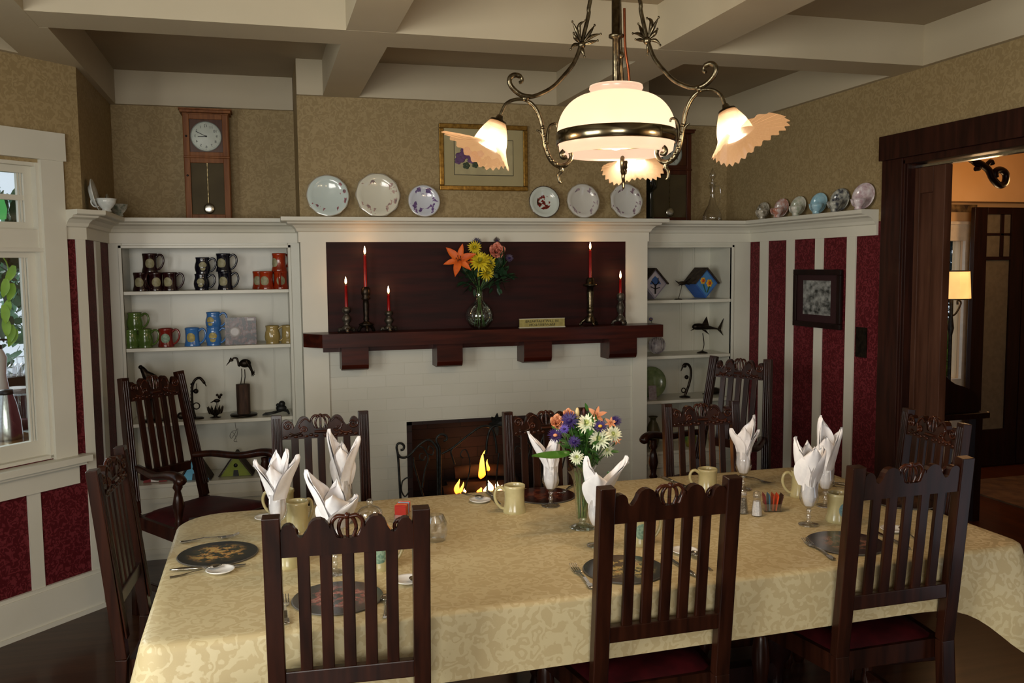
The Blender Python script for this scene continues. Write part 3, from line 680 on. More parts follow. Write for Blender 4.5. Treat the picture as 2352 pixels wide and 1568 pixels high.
for j in range(len(rows)-1):
    for i in range(N): cl.f.append([j*N+i, j*N+(i+1) % N, (j+1)*N+(i+1) % N, (j+1)*N+i][::-1]); cl.m.append(0); cl.s.append(True)
cl.v += [Vector(v) for v in V]
# top surface as a fine grid clipped to the ring by a fan of inner rings
b0 = 0; inner = []
for k, q in enumerate((.97, .9, .75, .5, .25)):
    for (x, y, nx, ny, cc) in ring:
        px_, py_ = ctr[0]+(x-ctr[0])*q, ctr[1]+(y-ctr[1])*q; cl.v.append(Vector((px_, py_, ZT+.0008*math.sin(px_*9)*math.sin(py_*11))))
base = len(rows)*N; prev = 0
for k in range(5):
    for i in range(N): cl.f.append([(prev if k == 0 else base+(k-1)*N)+i, (prev if k == 0 else base+(k-1)*N)+(i+1) % N, base+k*N+(i+1) % N, base+k*N+i]); cl.m.append(0); cl.s.append(True)
cl.v.append(Vector((ctr[0], ctr[1], ZT))); ci = len(cl.v)-1
for i in range(N): cl.f.append([base+4*N+i, base+4*N+(i+1) % N, ci]); cl.m.append(0); cl.s.append(True)
cloth = cl.build('tablecloth', CLOTH, None, loc=(ctr[0], ctr[1], ZT), world=True, label='gold damask tablecloth draped over the long dining table', cat='tablecloth')
# ================================================================ TABLEWARE
def crest_emblem(mb, r0, zc, a0, rad, out=.0018, mi=0):
    """slightly raised round badge wrapped on a mug's wall, with a ring and a small relief"""
    def fn(u, v):
        a = 2*PI*u; q = rad*v; da = q*math.cos(a)/r0; return ((r0+out*(1 if v < .95 else .2))*math.cos(a0+da), (r0+out*(1 if v < .95 else .2))*math.sin(a0+da), zc+q*math.sin(a)*1.12)
    mb.grid(fn, 18, 4, mi, True, closeu=True)
def ceramic(name, col, col2=None): return mat(name, col, .22, 0, col2 or None, 9, .03, coat=.6)
def mug(px, py, col, z, lab, group, Y=None, hand=180, badge=None, badge_at=None, h=.098, r=.036, style=0, bcol=None, xyz=None):
    """hand: direction of the handle in the picture, 0 = right, 180 = left, 270 = towards us"""
    p = xyz or (aZ(px, py, z) if Y is None else aY(px, py, Y)); t = thing('mug', lab, 'mug', (p.x, p.y, z), R(-15.7), group)
    if style == 0: pr = [(r*1.14, 0), (r*1.16, h*.04), (r*1.12, h*.12), (r*1.0, h*.28), (r*.97, h*.55), (r*1.0, h*.86), (r*1.06, h*.9), (r*1.05, h*.99), (r*.98, h), (r*.93, h*.97), (r*.90, h*.85), (r*.88, h*.25), (r*.80, h*.06), (0, h*.05)]
    else: pr = [(r*1.0, 0), (r*1.02, h*.04), (r*.98, h*.08), (r*1.10, h*.20), (r*1.16, h*.38), (r*1.10, h*.56), (r*.97, h*.72), (r*.95, h*.86), (r*1.03, h*.98), (r*.98, h), (r*.92, h*.97), (r*.88, h*.8), (r*1.05, h*.4), (r*.80, h*.06), (0, h*.05)]
    MB().lathe(pr, 28, cap=False).add([(0, 0, 0)]+[(r*1.0*math.cos(2*PI*k/16), r*1.0*math.sin(2*PI*k/16), 0) for k in range(16)], [(0, 1+(k+1) % 16, 1+k) for k in range(16)]).build('body', col, t)
    a = R(hand); d = Vector((math.cos(a), math.sin(a), 0))
    hp = [d*r*.93+Vector((0, 0, h*.80)), d*r*1.35+Vector((0, 0, h*.93)), d*r*1.78+Vector((0, 0, h*.86)), d*r*1.95+Vector((0, 0, h*.62)), d*r*1.75+Vector((0, 0, h*.36)), d*r*1.3+Vector((0, 0, h*.17)), d*r*.98+Vector((0, 0, h*.15))]
    MB().tube(smooth_pts(hp, 3), [.0075]+[.0062]*6, 8, flat=.8).build('handle', col, t)
    if badge is not None:
        b = MB(); crest_emblem(b, r*(1.0 if style == 0 else 1.10), h*.46, R(badge), h*.24); bo = b.build('badge', bcol or BADGE, t)
    return t
MG = 'stoneware mugs on the dining table'
GREENB = mat('green_badge_clay', '#8fa58c', .45, 0, '#5f7f6c', 130, .5)
BLUEB = mat('blue_badge_clay', '#7f9a9e', .45, 0, '#4d7480', 130, .5)
mug(1182, 1175, STONEW, ZT, 'tan stoneware mug standing alone on the far side, before the fire', MG, hand=188)
mug(652, 1186, STONEW, ZT, 'tan mug behind the leftmost napkin, its handle showing left of it', MG, hand=185)
mug(684, 1216, STONEW, ZT, 'tan mug between the leftmost napkin and the one next to it', MG, hand=60)
mug(662, 1298, STONEW, ZT, 'tan mug seen beside the left post of the near left chair', MG, hand=90)
mug(872, 1303, STONEW, ZT, 'tan mug with a green badge seen through the slats of the near left chair', MG, hand=20, badge=275, bcol=GREENB)
mug(1468, 1247, STONEW, ZT, 'tan mug with a green badge seen through the slats of the near middle chair', MG, hand=10, badge=280, bcol=GREENB)
mug(1625, 1123, STONEW, ZT, 'short tan mug with its handle to the left, in front of the far right chair', MG, hand=185, h=.082)
mug(1840, 1139, STONEW, ZT, 'tan mug half hidden behind the right hand pair of napkins, handle to the left', MG, hand=180)
mug(1925, 1196, STONEW, ZT, 'tan mug with a blue badge beside the left post of the near right chair', MG, hand=60, badge=290, bcol=BLUEB)
# goblets with folded napkins
def goblet(px, py, lab, h=.15):
    p = aZ(px, py, ZT); t = thing('goblet', lab, 'glass', (p.x, p.y, ZT), R(-15.7), 'goblets holding napkins')
    pr = [(0, .001), (.033, .001), (.034, .003), (.030, .005), (.012, .009), (.0065, .014), (.006, .022), (.0095, .028), (.006, .034), (.0058, .045), (.010, .05), (.006, .055)]
    MB().lathe(pr, 20).build('foot', GLASS, t)
    rf = lambda a, r, z: (r*(1+.02*math.cos(8*a)*(1 if z < .09 else .3)), z)
    pb = [(.006, .055), (.012, .060), (.024, .072), (.0305, .088), (.031, .10), (.028, .12), (.0265, .135), (.0275, h)]
    MB().lathe(pb, 24, rf=rf, cap=False).build('bowl', GLASS, t); return p
def napkin(p, seed, petals, lab, h0=.066):
    """a linen napkin bunched in the goblet; petals = (azimuth, height, outward reach, half width)"""
    rnd = random.Random(seed); ph_ = [rnd.uniform(0, 6) for _ in range(8)]
    o = Vector((p.x, p.y, ZT)); mb = MB()
    def core(u, v):
        a = 2*PI*u; z = h0+(.20-h0)*v; r = (.014+.0115*math.sin(min(1, v*3)*PI/2))*(1+.5*max(0, v-.6)); r *= 1+.10*math.sin(5*a+ph_[0]+v*2)+.06*math.sin(9*a+ph_[1]-v*3)
        return (r*math.cos(a), r*math.sin(a), z)
    mb.grid(core, 30, 10, closeu=True); mb.add([core(k/30, 0) for k in range(30)], [list(range(30))[::-1]])
    for i, (az, hh, reach, wd) in enumerate(petals):
        a = R(az); d = Vector((math.cos(a), math.sin(a), 0)); q = Vector((-math.sin(a), math.cos(a), 0)); f1, f2 = rnd.uniform(0, 6), rnd.uniform(0, 6); tw = rnd.uniform(-.5, .5)
        for lay in (0, 1):
            def pet(u, v, lay=lay):
                s = u*2-1; z = .135+(hh-.135)*v
                wv = wd*(.72+1.25*v-1.0*v**2)*(1-v**6)**.7+.0015
                out = .014+reach*v**1.4+.38*wv*(1-s*s)*(1-.6*lay)-.004*lay
                fold = .0035*math.sin(3.2*s+f1+4*v)+.0022*math.sin(8*s+f2-3*v)
                sx = s*wv*(1-.10*lay); P_ = d*(out-.55*abs(s)**1.6*wv+fold) + q*(sx+tw*.02*v*v) + Vector((0, 0, z-.16*(s*s)*(hh-.12)*v))
                return P_
            mb.grid(pet, 12, 14)
    return mb.build('napkin', LINEN, None, loc=o, rot=(0, 0, R(-15.7)), label=lab, cat='napkin', group='white napkins standing in goblets')
NP = [
 ((640, 1238), 1, [(180, .262, .055, .034), (120, .285, .02, .03), (10, .275, .055, .05), (270, .25, .015, .03), (40, .29, .03, .018)], 'leftmost napkin, with a drooping lobe to each side'),
 ((770, 1316), 2, [(175, .30, .060, .045), (0, .23, .055, .055), (270, .24, .03, .05), (90, .27, .02, .03)], 'napkin with pointed left corner rising behind the near left chair'),
 ((790, 1200), 3, [(165, .325, .03, .04), (0, .30, .045, .038), (270, .27, .02, .04), (90, .28, .01, .03)], 'tall napkin with two rounded lobes, in front of the chair left of the fireplace'),
 ((1265, 1162), 4, [(178, .275, .065, .032), (30, .285, .015, .03), (270, .21, .012, .026), (90, .24, .01, .025)], 'napkin with a square lobe leaning left over the green leaf'),
 ((1372, 1253), 5, [(180, .285, .022, .03), (2, .285, .080, .036), (275, .24, .02, .04), (90, .23, .01, .03)], 'napkin with a V of two lobes right of the table bouquet'),
 ((1707, 1124), 6, [(20, .29, .030, .036), (180, .24, .035, .03), (0, .235, .040, .028), (270, .25, .01, .03)], 'slender napkin with one tall lobe before the far right chair'),
 ((1857, 1205), 7, [(160, .295, .035, .04), (0, .265, .035, .045), (275, .27, .02, .045), (90, .28, .02, .035)], 'rounded crumpled napkin in front of the two tan mugs at right'),
 ((1895, 1162), 8, [(120, .325, .012, .034), (0, .285, .042, .042), (270, .26, .01, .035)], 'napkin with a sharp tall point, behind the crumpled one at right')]
for (q, seed, pets, lab) in NP:
    pp = goblet(q[0], q[1], 'clear goblet holding the '+lab.split(',')[0])
    napkin(pp, seed, pets, 'white '+lab)
# round picture placemats
def placemat_mat(name, seed, cols, border):
    m = bpy.data.materials.new(name); m.use_nodes = True; n = m.node_tree.nodes; L = m.node_tree.links; b = n['Principled BSDF']
    tc = n.new('ShaderNodeTexCoord'); mp = n.new('ShaderNodeMapping'); mp.inputs['Location'].default_value = (seed*3.1, seed*1.7, 0); L.new(tc.outputs['Object'], mp.inputs[0])
    no = n.new('ShaderNodeTexNoise'); no.inputs['Scale'].default_value = 34; no.inputs['Detail'].default_value = 4; no.inputs['Roughness'].default_value = .7; L.new(mp.outputs[0], no.inputs[0])
    rp = n.new('ShaderNodeValToRGB'); rp.color_ramp.interpolation = 'B_SPLINE'; e = rp.color_ramp.elements
    e[0].position = .44; e[0].color = lin(cols[0]); e[1].position = .78; e[1].color = lin(cols[-1])
    for i, c in enumerate(cols[1:-1]): x = e.new(.49+.06*i); x.color = lin(c)
    L.new(no.outputs[0], rp.inputs[0])
    vl = n.new('ShaderNodeVectorMath'); vl.operation = 'LENGTH'; L.new(tc.outputs['Object'], vl.inputs[0])
    r2 = n.new('ShaderNodeMapRange'); r2.inputs[1].default_value = .055; r2.inputs[2].default_value = .095; L.new(vl.outputs['Value'], r2.inputs[0])
    mx = n.new('ShaderNodeMix'); mx.data_type = 'RGBA'; L.new(r2.outputs[0], mx.inputs['Factor']); L.new(rp.outputs[0], mx.inputs['A']); mx.inputs['B'].default_value = lin(border)
    L.new(mx.outputs['Result'], b.inputs['Base Color']); b.inputs['Roughness'].default_value = .22; return m
CORKR = mat('placemat_rim', '#55504a', .5)
for i, (px, py, cols, bd, lab) in enumerate((
    (501, 1272, ['#1c1a12', '#3a4420', '#a8703a', '#c9a25c', '#7d8a3c', '#e0b878'], '#14130e', 'round dark placemat with orange and green fruit at the left end'),
    (776, 1373, ['#2b2a28', '#4a4a44', '#8a3a34', '#b07a70', '#596050', '#a8a090'], '#2c2a2a', 'round grey placemat with dull red flowers, seen through the near left chair'),
    (1434, 1307, ['#1c1c1a', '#4e4a36', '#a08c50', '#b8a86c', '#7c3c28', '#b05a38'], '#222223', 'round black placemat with pale fruit, seen through the near middle chair'),
    (1943, 1247, ['#241c1a', '#3a4a3c', '#7a4a3c', '#8a6656', '#4c3c34', '#a8806c'], '#2a2424', 'round dark placemat at the near right chair, partly hidden by its post'),
    (1240, 1130, ['#2a1210', '#4a1c16', '#6a3022', '#8a4a30', '#3a2018', '#a06a48'], '#2a1210', 'round maroon placemat across the table, behind the goblet with the leaning napkin'),
    (2078, 1150, ['#2a1c14', '#4a3422', '#6a4a30', '#3a2a1c', '#4a3a28', '#7a5a40'], '#241a14', 'round brown placemat at the right end, seen through the near right chair'))):
    p = aZ(px, py, ZT+.002)
    if px == 1240: p.y = 3.13
    mb = MB(); mb.lathe([(0, .0015), (.117, .0015), (.119, .003), (.117, .0055), (.116, .0055)], 48, 1); mb.lathe([(.116, .0056), (0, .0056)], 48, 0, cap=False)
    mb.build('placemat', [placemat_mat('placemat_print_%d' % i, i+1, cols, bd), CORKR], None, loc=(p.x, p.y, ZT), label=lab, cat='placemat', group='round picture placemats')
# cutlery: a to b in pixels on the cloth, handle end first
def lie(px0, px1, z):
    a = aZ(*px0, z); b = aZ(*px1, z); d = b-a; return a, math.atan2(d.y, d.x), d.length
def fork(a, b, lab, z=None):
    z = ZT+.003 if z is None else z; p, an, L_ = lie(a, b, z); L_ = .185; mb = MB()
    pts = [(0, 0, .001), (.03, 0, .002), (.07, 0, .006), (.11, 0, .004), (.125, 0, .002)]
    ws = [.010, .007, .003, .0032, .010]
    for i in range(4): mb.bar(pts[i], pts[i+1], (ws[i]+ws[i+1]), .0022, (0, 0, 1))
    mb.box(.122, .137, -.011, .011, 0, .0025)
    for k in range(4): y = -.0095+k*.0063; mb.bar((.135, y, .0015), (.16, y, .004), .0032, .0018); mb.bar((.16, y, .004), (.178, y, .010), .0026, .0016)
    mb.ball((.004, 0, .002), (.008, .0075, .002), 10)
    return mb.build('fork', SILVER, None, loc=(p.x, p.y, z), rot=(0, 0, an), bev=.0006, label=lab, cat='fork', group='silver forks on the table')
def knife(a, b, lab):
    z = ZT+.002; p, an, L_ = lie(a, b, z); mb = MB(); mb.ball((.045, 0, .005), (.05, .008, .0045), 12)
    mb.prism([(.088, -.004), (.10, -.007), (.19, -.009), (.205, -.004), (.208, .004), (.10, .005), (.088, .004)], .003, .005, lambda x, y, d: (x, y, d))
    return mb.build('knife', SILVER, None, loc=(p.x, p.y, z), rot=(0, 0, an), label=lab, cat='knife', group='silver knives on the table')
def spoon(a, b, lab, z=None, tilt=0):
    z = ZT+.002 if z is None else z; p, an, L_ = lie(a, b, ZT); mb = MB()
    mb.tube([(0, 0, .002), (.03, 0, .002), (.06, 0, .004+tilt*.4), (.105, 0, .003+tilt)], [.006, .004, .0022, .0025], 8, flat=.5)
    mb.lathe([(.0, 0), (.5, .12), (.85, .5), (1, 1), (.93, 1), (.78, .6), (.45, .25), (0, .14)], 18, M=Matrix.Translation((.122, 0, .0015+tilt)) @ Matrix.Diagonal((.022, .0145, .006, 1)), cap=False)
    return mb.build('teaspoon', SILVER, None, loc=(p.x, p.y, z), rot=(0, 0, an), label=lab, cat='spoon', group='teaspoons on the table')
def dish(px, py, lab):
    p = aZ(px, py, ZT+.004); return MB().lathe([(0, .001), (.024, .001), (.028, .003), (.037, .0075), (.0405, .010), (.0395, .0115), (.035, .0095), (.026, .005), (0, .0045)], 32).build('butter_dish', PORC, None, loc=(p.x, p.y, ZT), label=lab, cat='dish', group='small white butter dishes')
fork((416, 1245), (575, 1227), 'silver fork beyond the placemat at the left end')
knife((392, 1312), (588, 1297), 'silver knife in front of the placemat at the left end')
dish(506, 1311, 'white butter dish at the left end of the table'); spoon((390, 1328), (500, 1308), 'teaspoon resting in the white dish at the left end', ZT+.001, .006)
fork((657, 1432), (652, 1340), 'silver fork seen beside the left post of the near left chair')
spoon((885, 1420), (888, 1350), 'teaspoon right of the grey placemat, behind the near left chair')
dish(938, 1334, 'white butter dish beside the right post of the near left chair'); spoon((975, 1375), (946, 1330), 'teaspoon in the dish beside the near left chair', ZT+.001, .006)
fork((1360, 1350), (1297, 1280), 'silver fork lying left of the black placemat in the open middle of the cloth')
knife((1598, 1325), (1510, 1268), 'silver knife seen through the near middle chair')
dish(1573, 1267, 'white butter dish seen through the near middle chair'); spoon((1634, 1312), (1588, 1272), 'teaspoon in the dish behind the near middle chair', ZT+.001, .006)
fork((1914, 1284), (1823, 1226), 'silver fork left of the placemat at the near right chair')
knife((2090, 1262), (1987, 1212), 'silver knife seen through the near right chair')
dish(2052, 1217, 'white butter dish seen through the near right chair'); spoon((2116, 1250), (2062, 1214), 'teaspoon in the dish behind the near right chair', ZT+.001, .006)
dish(1103, 1150, 'white butter dish left of the lone tan mug across the table'); spoon((1062, 1132), (1112, 1152), 'dark teaspoon in the dish across the table', ZT+.001, .006)
knife((1118, 1128), (1160, 1172), 'silver knife passing behind the lone tan mug')
fork((1320, 1112), (1298, 1128), 'silver fork across the table behind the green vase')
fork((1700, 1092), (1760, 1108), 'silver fork in front of the far right chair')
knife((1516, 1095), (1560, 1112), 'silver knife left of the short tan mug')
dish(612, 1190, 'white butter dish behind the leftmost napkin')
knife((1968, 1118), (1925, 1112), 'silver knife near the right end of the table'); spoon((1972, 1130), (1935, 1122), 'teaspoon near the right end of the table')
# crystal, shakers, packets
p = aZ(1002, 1240, ZT); mb = MB()
mb.lathe([(0, 0), (.026, 0), (.033, .012), (.037, .035), (.034, .062), (.024, .082), (.020, .084), (.030, .060), (.033, .035), (.028, .014), (0, .008)], 14, rf=lambda a, r, z: (r*(1+.06*math.cos(7*a+z*60)), z), sm=False)
mb.build('crystal_votive', GLASS, None, loc=(p.x, p.y, ZT), label='faceted clear crystal votive standing alone right of the near left chair', cat='votive')
SALT = mat('salt', '#e8e6e4', .8, 0, '#cfcdd0', 200, .5); PEPR = mat('pepper', '#8a8272', .8, 0, '#4a443a', 260, .5)
for px, py, fill, nm, lab in ((1738, 1184, SALT, 'salt_shaker', 'glass shaker with white salt in front of the coloured packets'), (1706, 1178, PEPR, 'pepper_shaker', 'glass shaker with grey pepper left of the salt')):
    p = aZ(px, py, ZT); t = thing(nm, lab, 'shaker', (p.x, p.y, ZT))
    MB().lathe([(.019, 0), (.020, .004), (.019, .02), (.013, .062), (.0125, .066)], 8, sm=False).build('body', GLASS, t)
    MB().lathe([(.0165, .003), (.0165, .02), (.012, .052)], 8, sm=False).build('contents', fill, t)
    MB().lathe([(.0135, .066), (.0145, .072), (.012, .082), (.005, .087), (0, .088)], 14).build('cap', GLASS, t)
def packets(px, py, cols, rz, lab_h, names, grp, lean):
    p = aZ(px, py, ZT); t = thing('packet_holder', lab_h, 'holder', (p.x, p.y, ZT), rz)
    mb = MB(); mb.box(-.03, .03, -.022, .022, 0, .003); mb.box(-.03, .03, -.022, -.020, .003, .028); mb.box(-.03, .03, .020, .022, .003, .028); mb.box(-.03, -.028, -.02, .02, .003, .028); mb.box(.028, .03, -.02, .02, .003, .028)
    mb.build('tray', GLASS, t)
    for i, c in enumerate(cols):
        x = -.022+i*.044/(len(cols)-1); m_ = mat('packet_paper_'+c[1:], c, .35, 0, None, 60, .1)
        off = Matrix.Rotation(rz, 3, 'Z') @ Vector((x, 0, .004)); b = MB()
        b.box(-.0022, .0022, -.0195, .0195, 0, .052); b.box(-.0008, .0008, -.0195, .0195, .052, .058)
        b.build('sweetener_packet', m_, None, loc=(p.x+off.x, p.y+off.y, ZT+.004), rot=(0, R(lean*(i-1.2)), rz), label=names[i]+' sweetener packet '+grp, cat='packet', group='sweetener packets '+grp)
packets(1772, 1172, ['#7a1c28', '#3f6a86', '#b03a1a', '#d2481e', '#3a1a14'], R(-18), 'clear tray of coloured sweetener packets beside the salt shaker', ['dark red', 'blue', 'rust', 'bright orange', 'dark brown'], 'in the tray beside the salt', 5)
packets(925, 1196, ['#b02a20', '#e07038', '#c0503a', '#8fb4c8', '#d84a20'], R(65), 'clear tray of sweetener packets behind the near left chair', ['red', 'light orange', 'brick', 'pale blue', 'vivid orange'], 'in the tray behind the near left chair', 3)
p = aZ(850, 1200, ZT); t = thing('sugar_bowl', 'clear glass sugar bowl with a knobbed lid behind the near left chair', 'bowl', (p.x, p.y, ZT))
MB().lathe([(.022, 0), (.03, .006), (.042, .02), (.044, .034), (.040, .042)], 20, cap=False).build('bowl', GLASS, t)
MB().lathe([(.040, .042), (.030, .052), (.012, .058), (.006, .062)], 20, cap=False).build('lid', GLASS, t); MB().ball((0, 0, .072), .012, 12).build('knob', GLASS, t)
# ================================================================ FLOWERS
STEM = mat('green_stem', '#4d6b32', .5, 0, '#3a5526', 30); LEAF = mat('green_leaf', '#3f6a2a', .4, 0, '#2c4f1f', 20, .2); LEAFD = mat('dark_leaf', '#28442a', .45, 0, '#1b331f', 20, .2)
def petal(mb, c, d, up, L_, wd, curl, mi=0, n=5, cup=.0):
    """strip petal from c along d, bending towards up by curl"""
    d = d.normalized(); s = d.cross(up).normalized(); up = s.cross(d).normalized()
    def fn(u, v):
        t = v; w_ = wd*math.sin(PI*min(.98, .12+.86*t))**.8; q = u*2-1
        return Vector(c)+d*L_*t+up*(curl*L_*t*t+cup*wd*q*q)+s*q*w_
    mb.grid(fn, 2, n, mi, True)
def flower(kind, pos, r, cols, stem_to, lab, face=None, cat='flower', group=None, seed=0):
    rnd = random.Random(seed+int(pos.x*1000)); t = thing(kind, lab, cat, pos, 0, group)
    face = (face or (C0-pos)+Vector((rnd.uniform(-.8, .8), rnd.uniform(-.3, .3), 1.0+rnd.uniform(-.3, .6)))).normalized(); u, v = onb(face)
    mb = MB()
    def ring(n, L_, wd, tilt, curl, a0, mi=0, cup=0):
        for k in range(n):
            a = a0+2*PI*k/n+rnd.uniform(-.1, .1); rad = u*math.cos(a)+v*math.sin(a); d = rad*math.cos(tilt)+face*math.sin(tilt)
            petal(mb, rad*r*.06, d, face, L_*rnd.uniform(.88, 1.06), wd, curl*rnd.uniform(.6, 1.4), mi, 5, cup)
    if kind == 'chrysanthemum':
        ring(18, r, r*.10, .05, -.12, 0); ring(16, r*.9, r*.095, .35, .05, .2); ring(14, r*.75, r*.09, .7, .2, .1); ring(10, r*.5, r*.08, 1.1, .2, .3, 1)
        mb.ball(face*r*.12, r*.16, 10, 1)
    elif kind == 'aster':
        ring(24, r, r*.075, .02, .02, 0); ring(20, r*.82, r*.07, .25, .05, .15); mb.ball(face*r*.1, (r*.30, r*.30, r*.22), 14, 1)
    elif kind == 'lily':
        for k in range(6):
            a = 2*PI*k/6+.3; rad = u*math.cos(a)+v*math.sin(a); d = rad*.85+face*.55
            petal(mb, rad*r*.04, d, face, r*(1.15 if k % 2 else 1.05), r*(.27 if k % 2 else .21), -.45, 0, 8, .5)
        for k in range(5):
            a = 2*PI*k/5; q = (u*math.cos(a)+v*math.sin(a))*r*.18+face*r*.6; mb.tube([Vector((0, 0, 0)), q], r*.015, 5, 1); mb.ball(q, (r*.04, r*.04, r*.07), 6, 1)
    elif kind == 'rose':
        for l_, (n, tl) in enumerate(((3, 1.35), (4, 1.1), (5, .85), (5, .55))):
            for k in range(n):
                a = 2*PI*k/n+l_*.7; rad = u*math.cos(a)+v*math.sin(a); d = rad*math.cos(tl)+face*math.sin(tl)
                petal(mb, -face*r*.3+rad*r*.12*l_, d, -rad*.3+face, r*(.85+.1*l_), r*(.35+.10*l_), .25, 0, 6, -.5)
        mb.ball((0, 0, 0), r*.3, 8)
    elif kind == 'flower_bud':
        mb.ball((0, 0, 0), (r*.4, r*.4, r), 10); mb.tube([(0, 0, -r), (0, 0, -r*.7)], r*.2, 6)
    mb.build('petals' if kind != 'flower_bud' else 'bud', cols, t)
    s = Vector(stem_to)-pos; m_ = s*.5+Vector((s.x*-.12, s.y*-.12, s.length*.04))
    MB().tube(smooth_pts([-face*r*.1, m_, s], 4), .0022, 6).build('stem', STEM, t); return t
def c_(n, a, b): return mat(n, a, .55, 0, b, 25)
WH = [c_('white_petal', '#f0f0dc', '#dfe6c0'), c_('pale_green_centre', '#d8dc9c', '#bcc878')]
PU = [c_('purple_petal', '#2f1762', '#220f4a'), c_('yellow_centre', '#e6c040', '#c99a26')]
OR = [c_('peach_petal', '#dfa07a', '#d28a60'), c_('orange_centre', '#b85a28', '#a04a20')]
YE = [c_('yellow_petal', '#e0cc2c', '#c8b01c'), c_('yellow_green_centre', '#b8b030', '#98902a')]
LO = [c_('orange_lily_petal', '#e06a1c', '#c85412'), c_('dark_stamen', '#5a2410', '#4a1c0c')]
PK = [c_('pink_rose_petal', '#d98a74', '#c8745e')]
# table bouquet in a footed green-tinted vase
vp = aZ(1338, 1212, ZT); VX, VY = vp.x, vp.y
t = thing('flower_vase', 'tall footed clear glass vase with a ruffled lip in the middle of the table', 'vase', (VX, VY, ZT))
MB().lathe([(0, .002), (.043, .002), (.044, .005), (.03, .010), (.012, .018), (.011, .024), (.018, .034), (.022, .06), (.026, .11), (.031, .16), (.040, .19), (.050, .205)], 36, rf=lambda a, r, z: (r*(1+.05*math.cos(6*a)*max(0, (z-.12)/.08)), z+max(0, z-.16)*.25*math.cos(3*a)), cap=False).build('vase_body', GLASSG, t)
for i in range(11):
    a = i*2.4; rr = .010+.006*(i % 3); mb = MB(); mb.tube(smooth_pts([(VX+.012*math.cos(a), VY+.012*math.sin(a), ZT+.032+.004*(i % 3)), (VX+rr*math.cos(a+.5), VY+rr*math.sin(a+.5), ZT+.11), (VX+.024*math.cos(a+.8), VY+.024*math.sin(a+.8), ZT+.19)], 4), .0028, 6)
    [mb.v.__setitem__(i_, p_-Vector((VX, VY, ZT))) for i_, p_ in enumerate(mb.v)]; mb.build('stem', STEM, t)
YV = VY
def bq(kind, px, py, rp, cols, lab, dy=0, seed=0, grp='flowers of the table bouquet', Yb=None, st_=None, **k):
    Y_ = (YV if Yb is None else Yb)+dy; p = aY(px, py, Y_); r = rp*Y_/FPX
    return flower(kind, p, r, cols, st_ or (VX+.01, VY, ZT+.185), lab, seed=seed, group=grp, **k)
for i, q in enumerate((
 ('chrysanthemum', 1348, 972, 27, WH, 'large white chrysanthemum at the top middle of the table bouquet', -.02),
 ('chrysanthemum', 1376, 1008, 29, WH, 'white chrysanthemum right of centre, below the purple aster with the yellow eye', -.045),
 ('chrysanthemum', 1409, 997, 22, WH, 'white chrysanthemum at the right edge of the table bouquet', -.02),
 ('chrysanthemum', 1325, 1050, 19, WH, 'small white chrysanthemum lowest in the table bouquet', -.06),
 ('chrysanthemum', 1395, 1034, 18, WH, 'half hidden pale chrysanthemum low on the right of the table bouquet', .0),
 ('aster', 1379, 979, 18, PU, 'purple aster with a bright yellow eye facing us', -.07),
 ('aster', 1308, 966, 24, [PU[0], PU[0]], 'broad purple aster at the upper left of the table bouquet', -.01),
 ('aster', 1275, 1000, 19, [PU[0], OR[0]], 'purple aster at the far left of the table bouquet', -.02),
 ('aster', 1319, 1014, 17, [PU[0], PU[0]], 'purple aster in the middle of the foliage', -.06),
 ('aster', 1415, 966, 15, [PU[0], PU[0]], 'small purple aster at the far right of the table bouquet', .02),
 ('aster', 1296, 985, 13, [c_('violet_petal', '#5a48a0', '#4a3890'), PU[0]], 'small violet blossom between the purple asters', -.04),
 ('rose', 1281, 968, 15, OR, 'peach rose at the left of the table bouquet', .01),
 ('rose', 1306, 950, 11, OR, 'peach blossom behind the upper purple aster', .03),
 ('lily', 1370, 955, 22, OR, 'peach orange lily behind the top white chrysanthemum', .04),
 ('lily', 1402, 972, 15, OR, 'orange blossom between the aster and the right chrysanthemum', .02),
 ('lily', 1417, 1012, 10, OR, 'tiny orange blossom hanging at the right', .0),
 ('flower_bud', 1326, 948, 14, [c_('cream_bud', '#dccb9c', '#c8b078')], 'cream lily bud standing highest in the table bouquet', .0),
 ('flower_bud', 1341, 946, 10, [c_('brown_bud', '#5a2c22', '#44201a')], 'brown bud beside the cream bud', .0))):
    bq(*q[:6], dy=q[6], seed=i)
def leafy(cx_, rad, n, lm, lab, cat, seed, L0=.035, base=None, kind=None, tall=1.0, name='foliage', group=None):
    rnd = random.Random(seed); mb = MB(); c = Vector(cx_)
    for k in range(n):
        q = Vector((rnd.gauss(0, .5), rnd.gauss(0, .5), rnd.gauss(0, .5)*tall))*rad; d = (q+Vector((0, 0, rad*.4)) + Vector((rnd.uniform(-1, 1), rnd.uniform(-1, 1), rnd.uniform(-.5, 1)))*rad*.5).normalized()
        petal(mb, c+q, d, Vector((rnd.uniform(-1, 1), rnd.uniform(-1, 1), 1)).normalized(), L0*rnd.uniform(.6, 1.2), L0*.22, rnd.uniform(-.4, .2), 0, 4, .2)
        if base is not None and k % 6 == 0: mb.tube([c+q, Vector(base)], .0012, 4)
    return mb.build(name, lm, None, loc=c, world=True, label=lab, cat=cat, kind=kind, group=group)
leafy(aY(1345, 1010, YV+.01), .055, 330, LEAF, 'feathery green foliage filling the table bouquet', 'foliage', 3, .03, (VX, VY, ZT+.19), 'stuff')
mb = MB(); a = aY(1310, 1042, YV-.03); b = aY(1222, 1058, YV-.06); petal(mb, a, b-a, Vector((0, -.4, 1)), (b-a).length*1.02, .022, .10, 0, 10, .25); mb.tube([a, (VX, VY, ZT+.19)], .002, 6)
mb.build('broad_leaf', mat('glossy_leaf', '#4a7a2c', .3, 0, '#3c6824', 15), None, loc=a, world=True, label='broad glossy green leaf pointing left out of the table bouquet', cat='leaf')
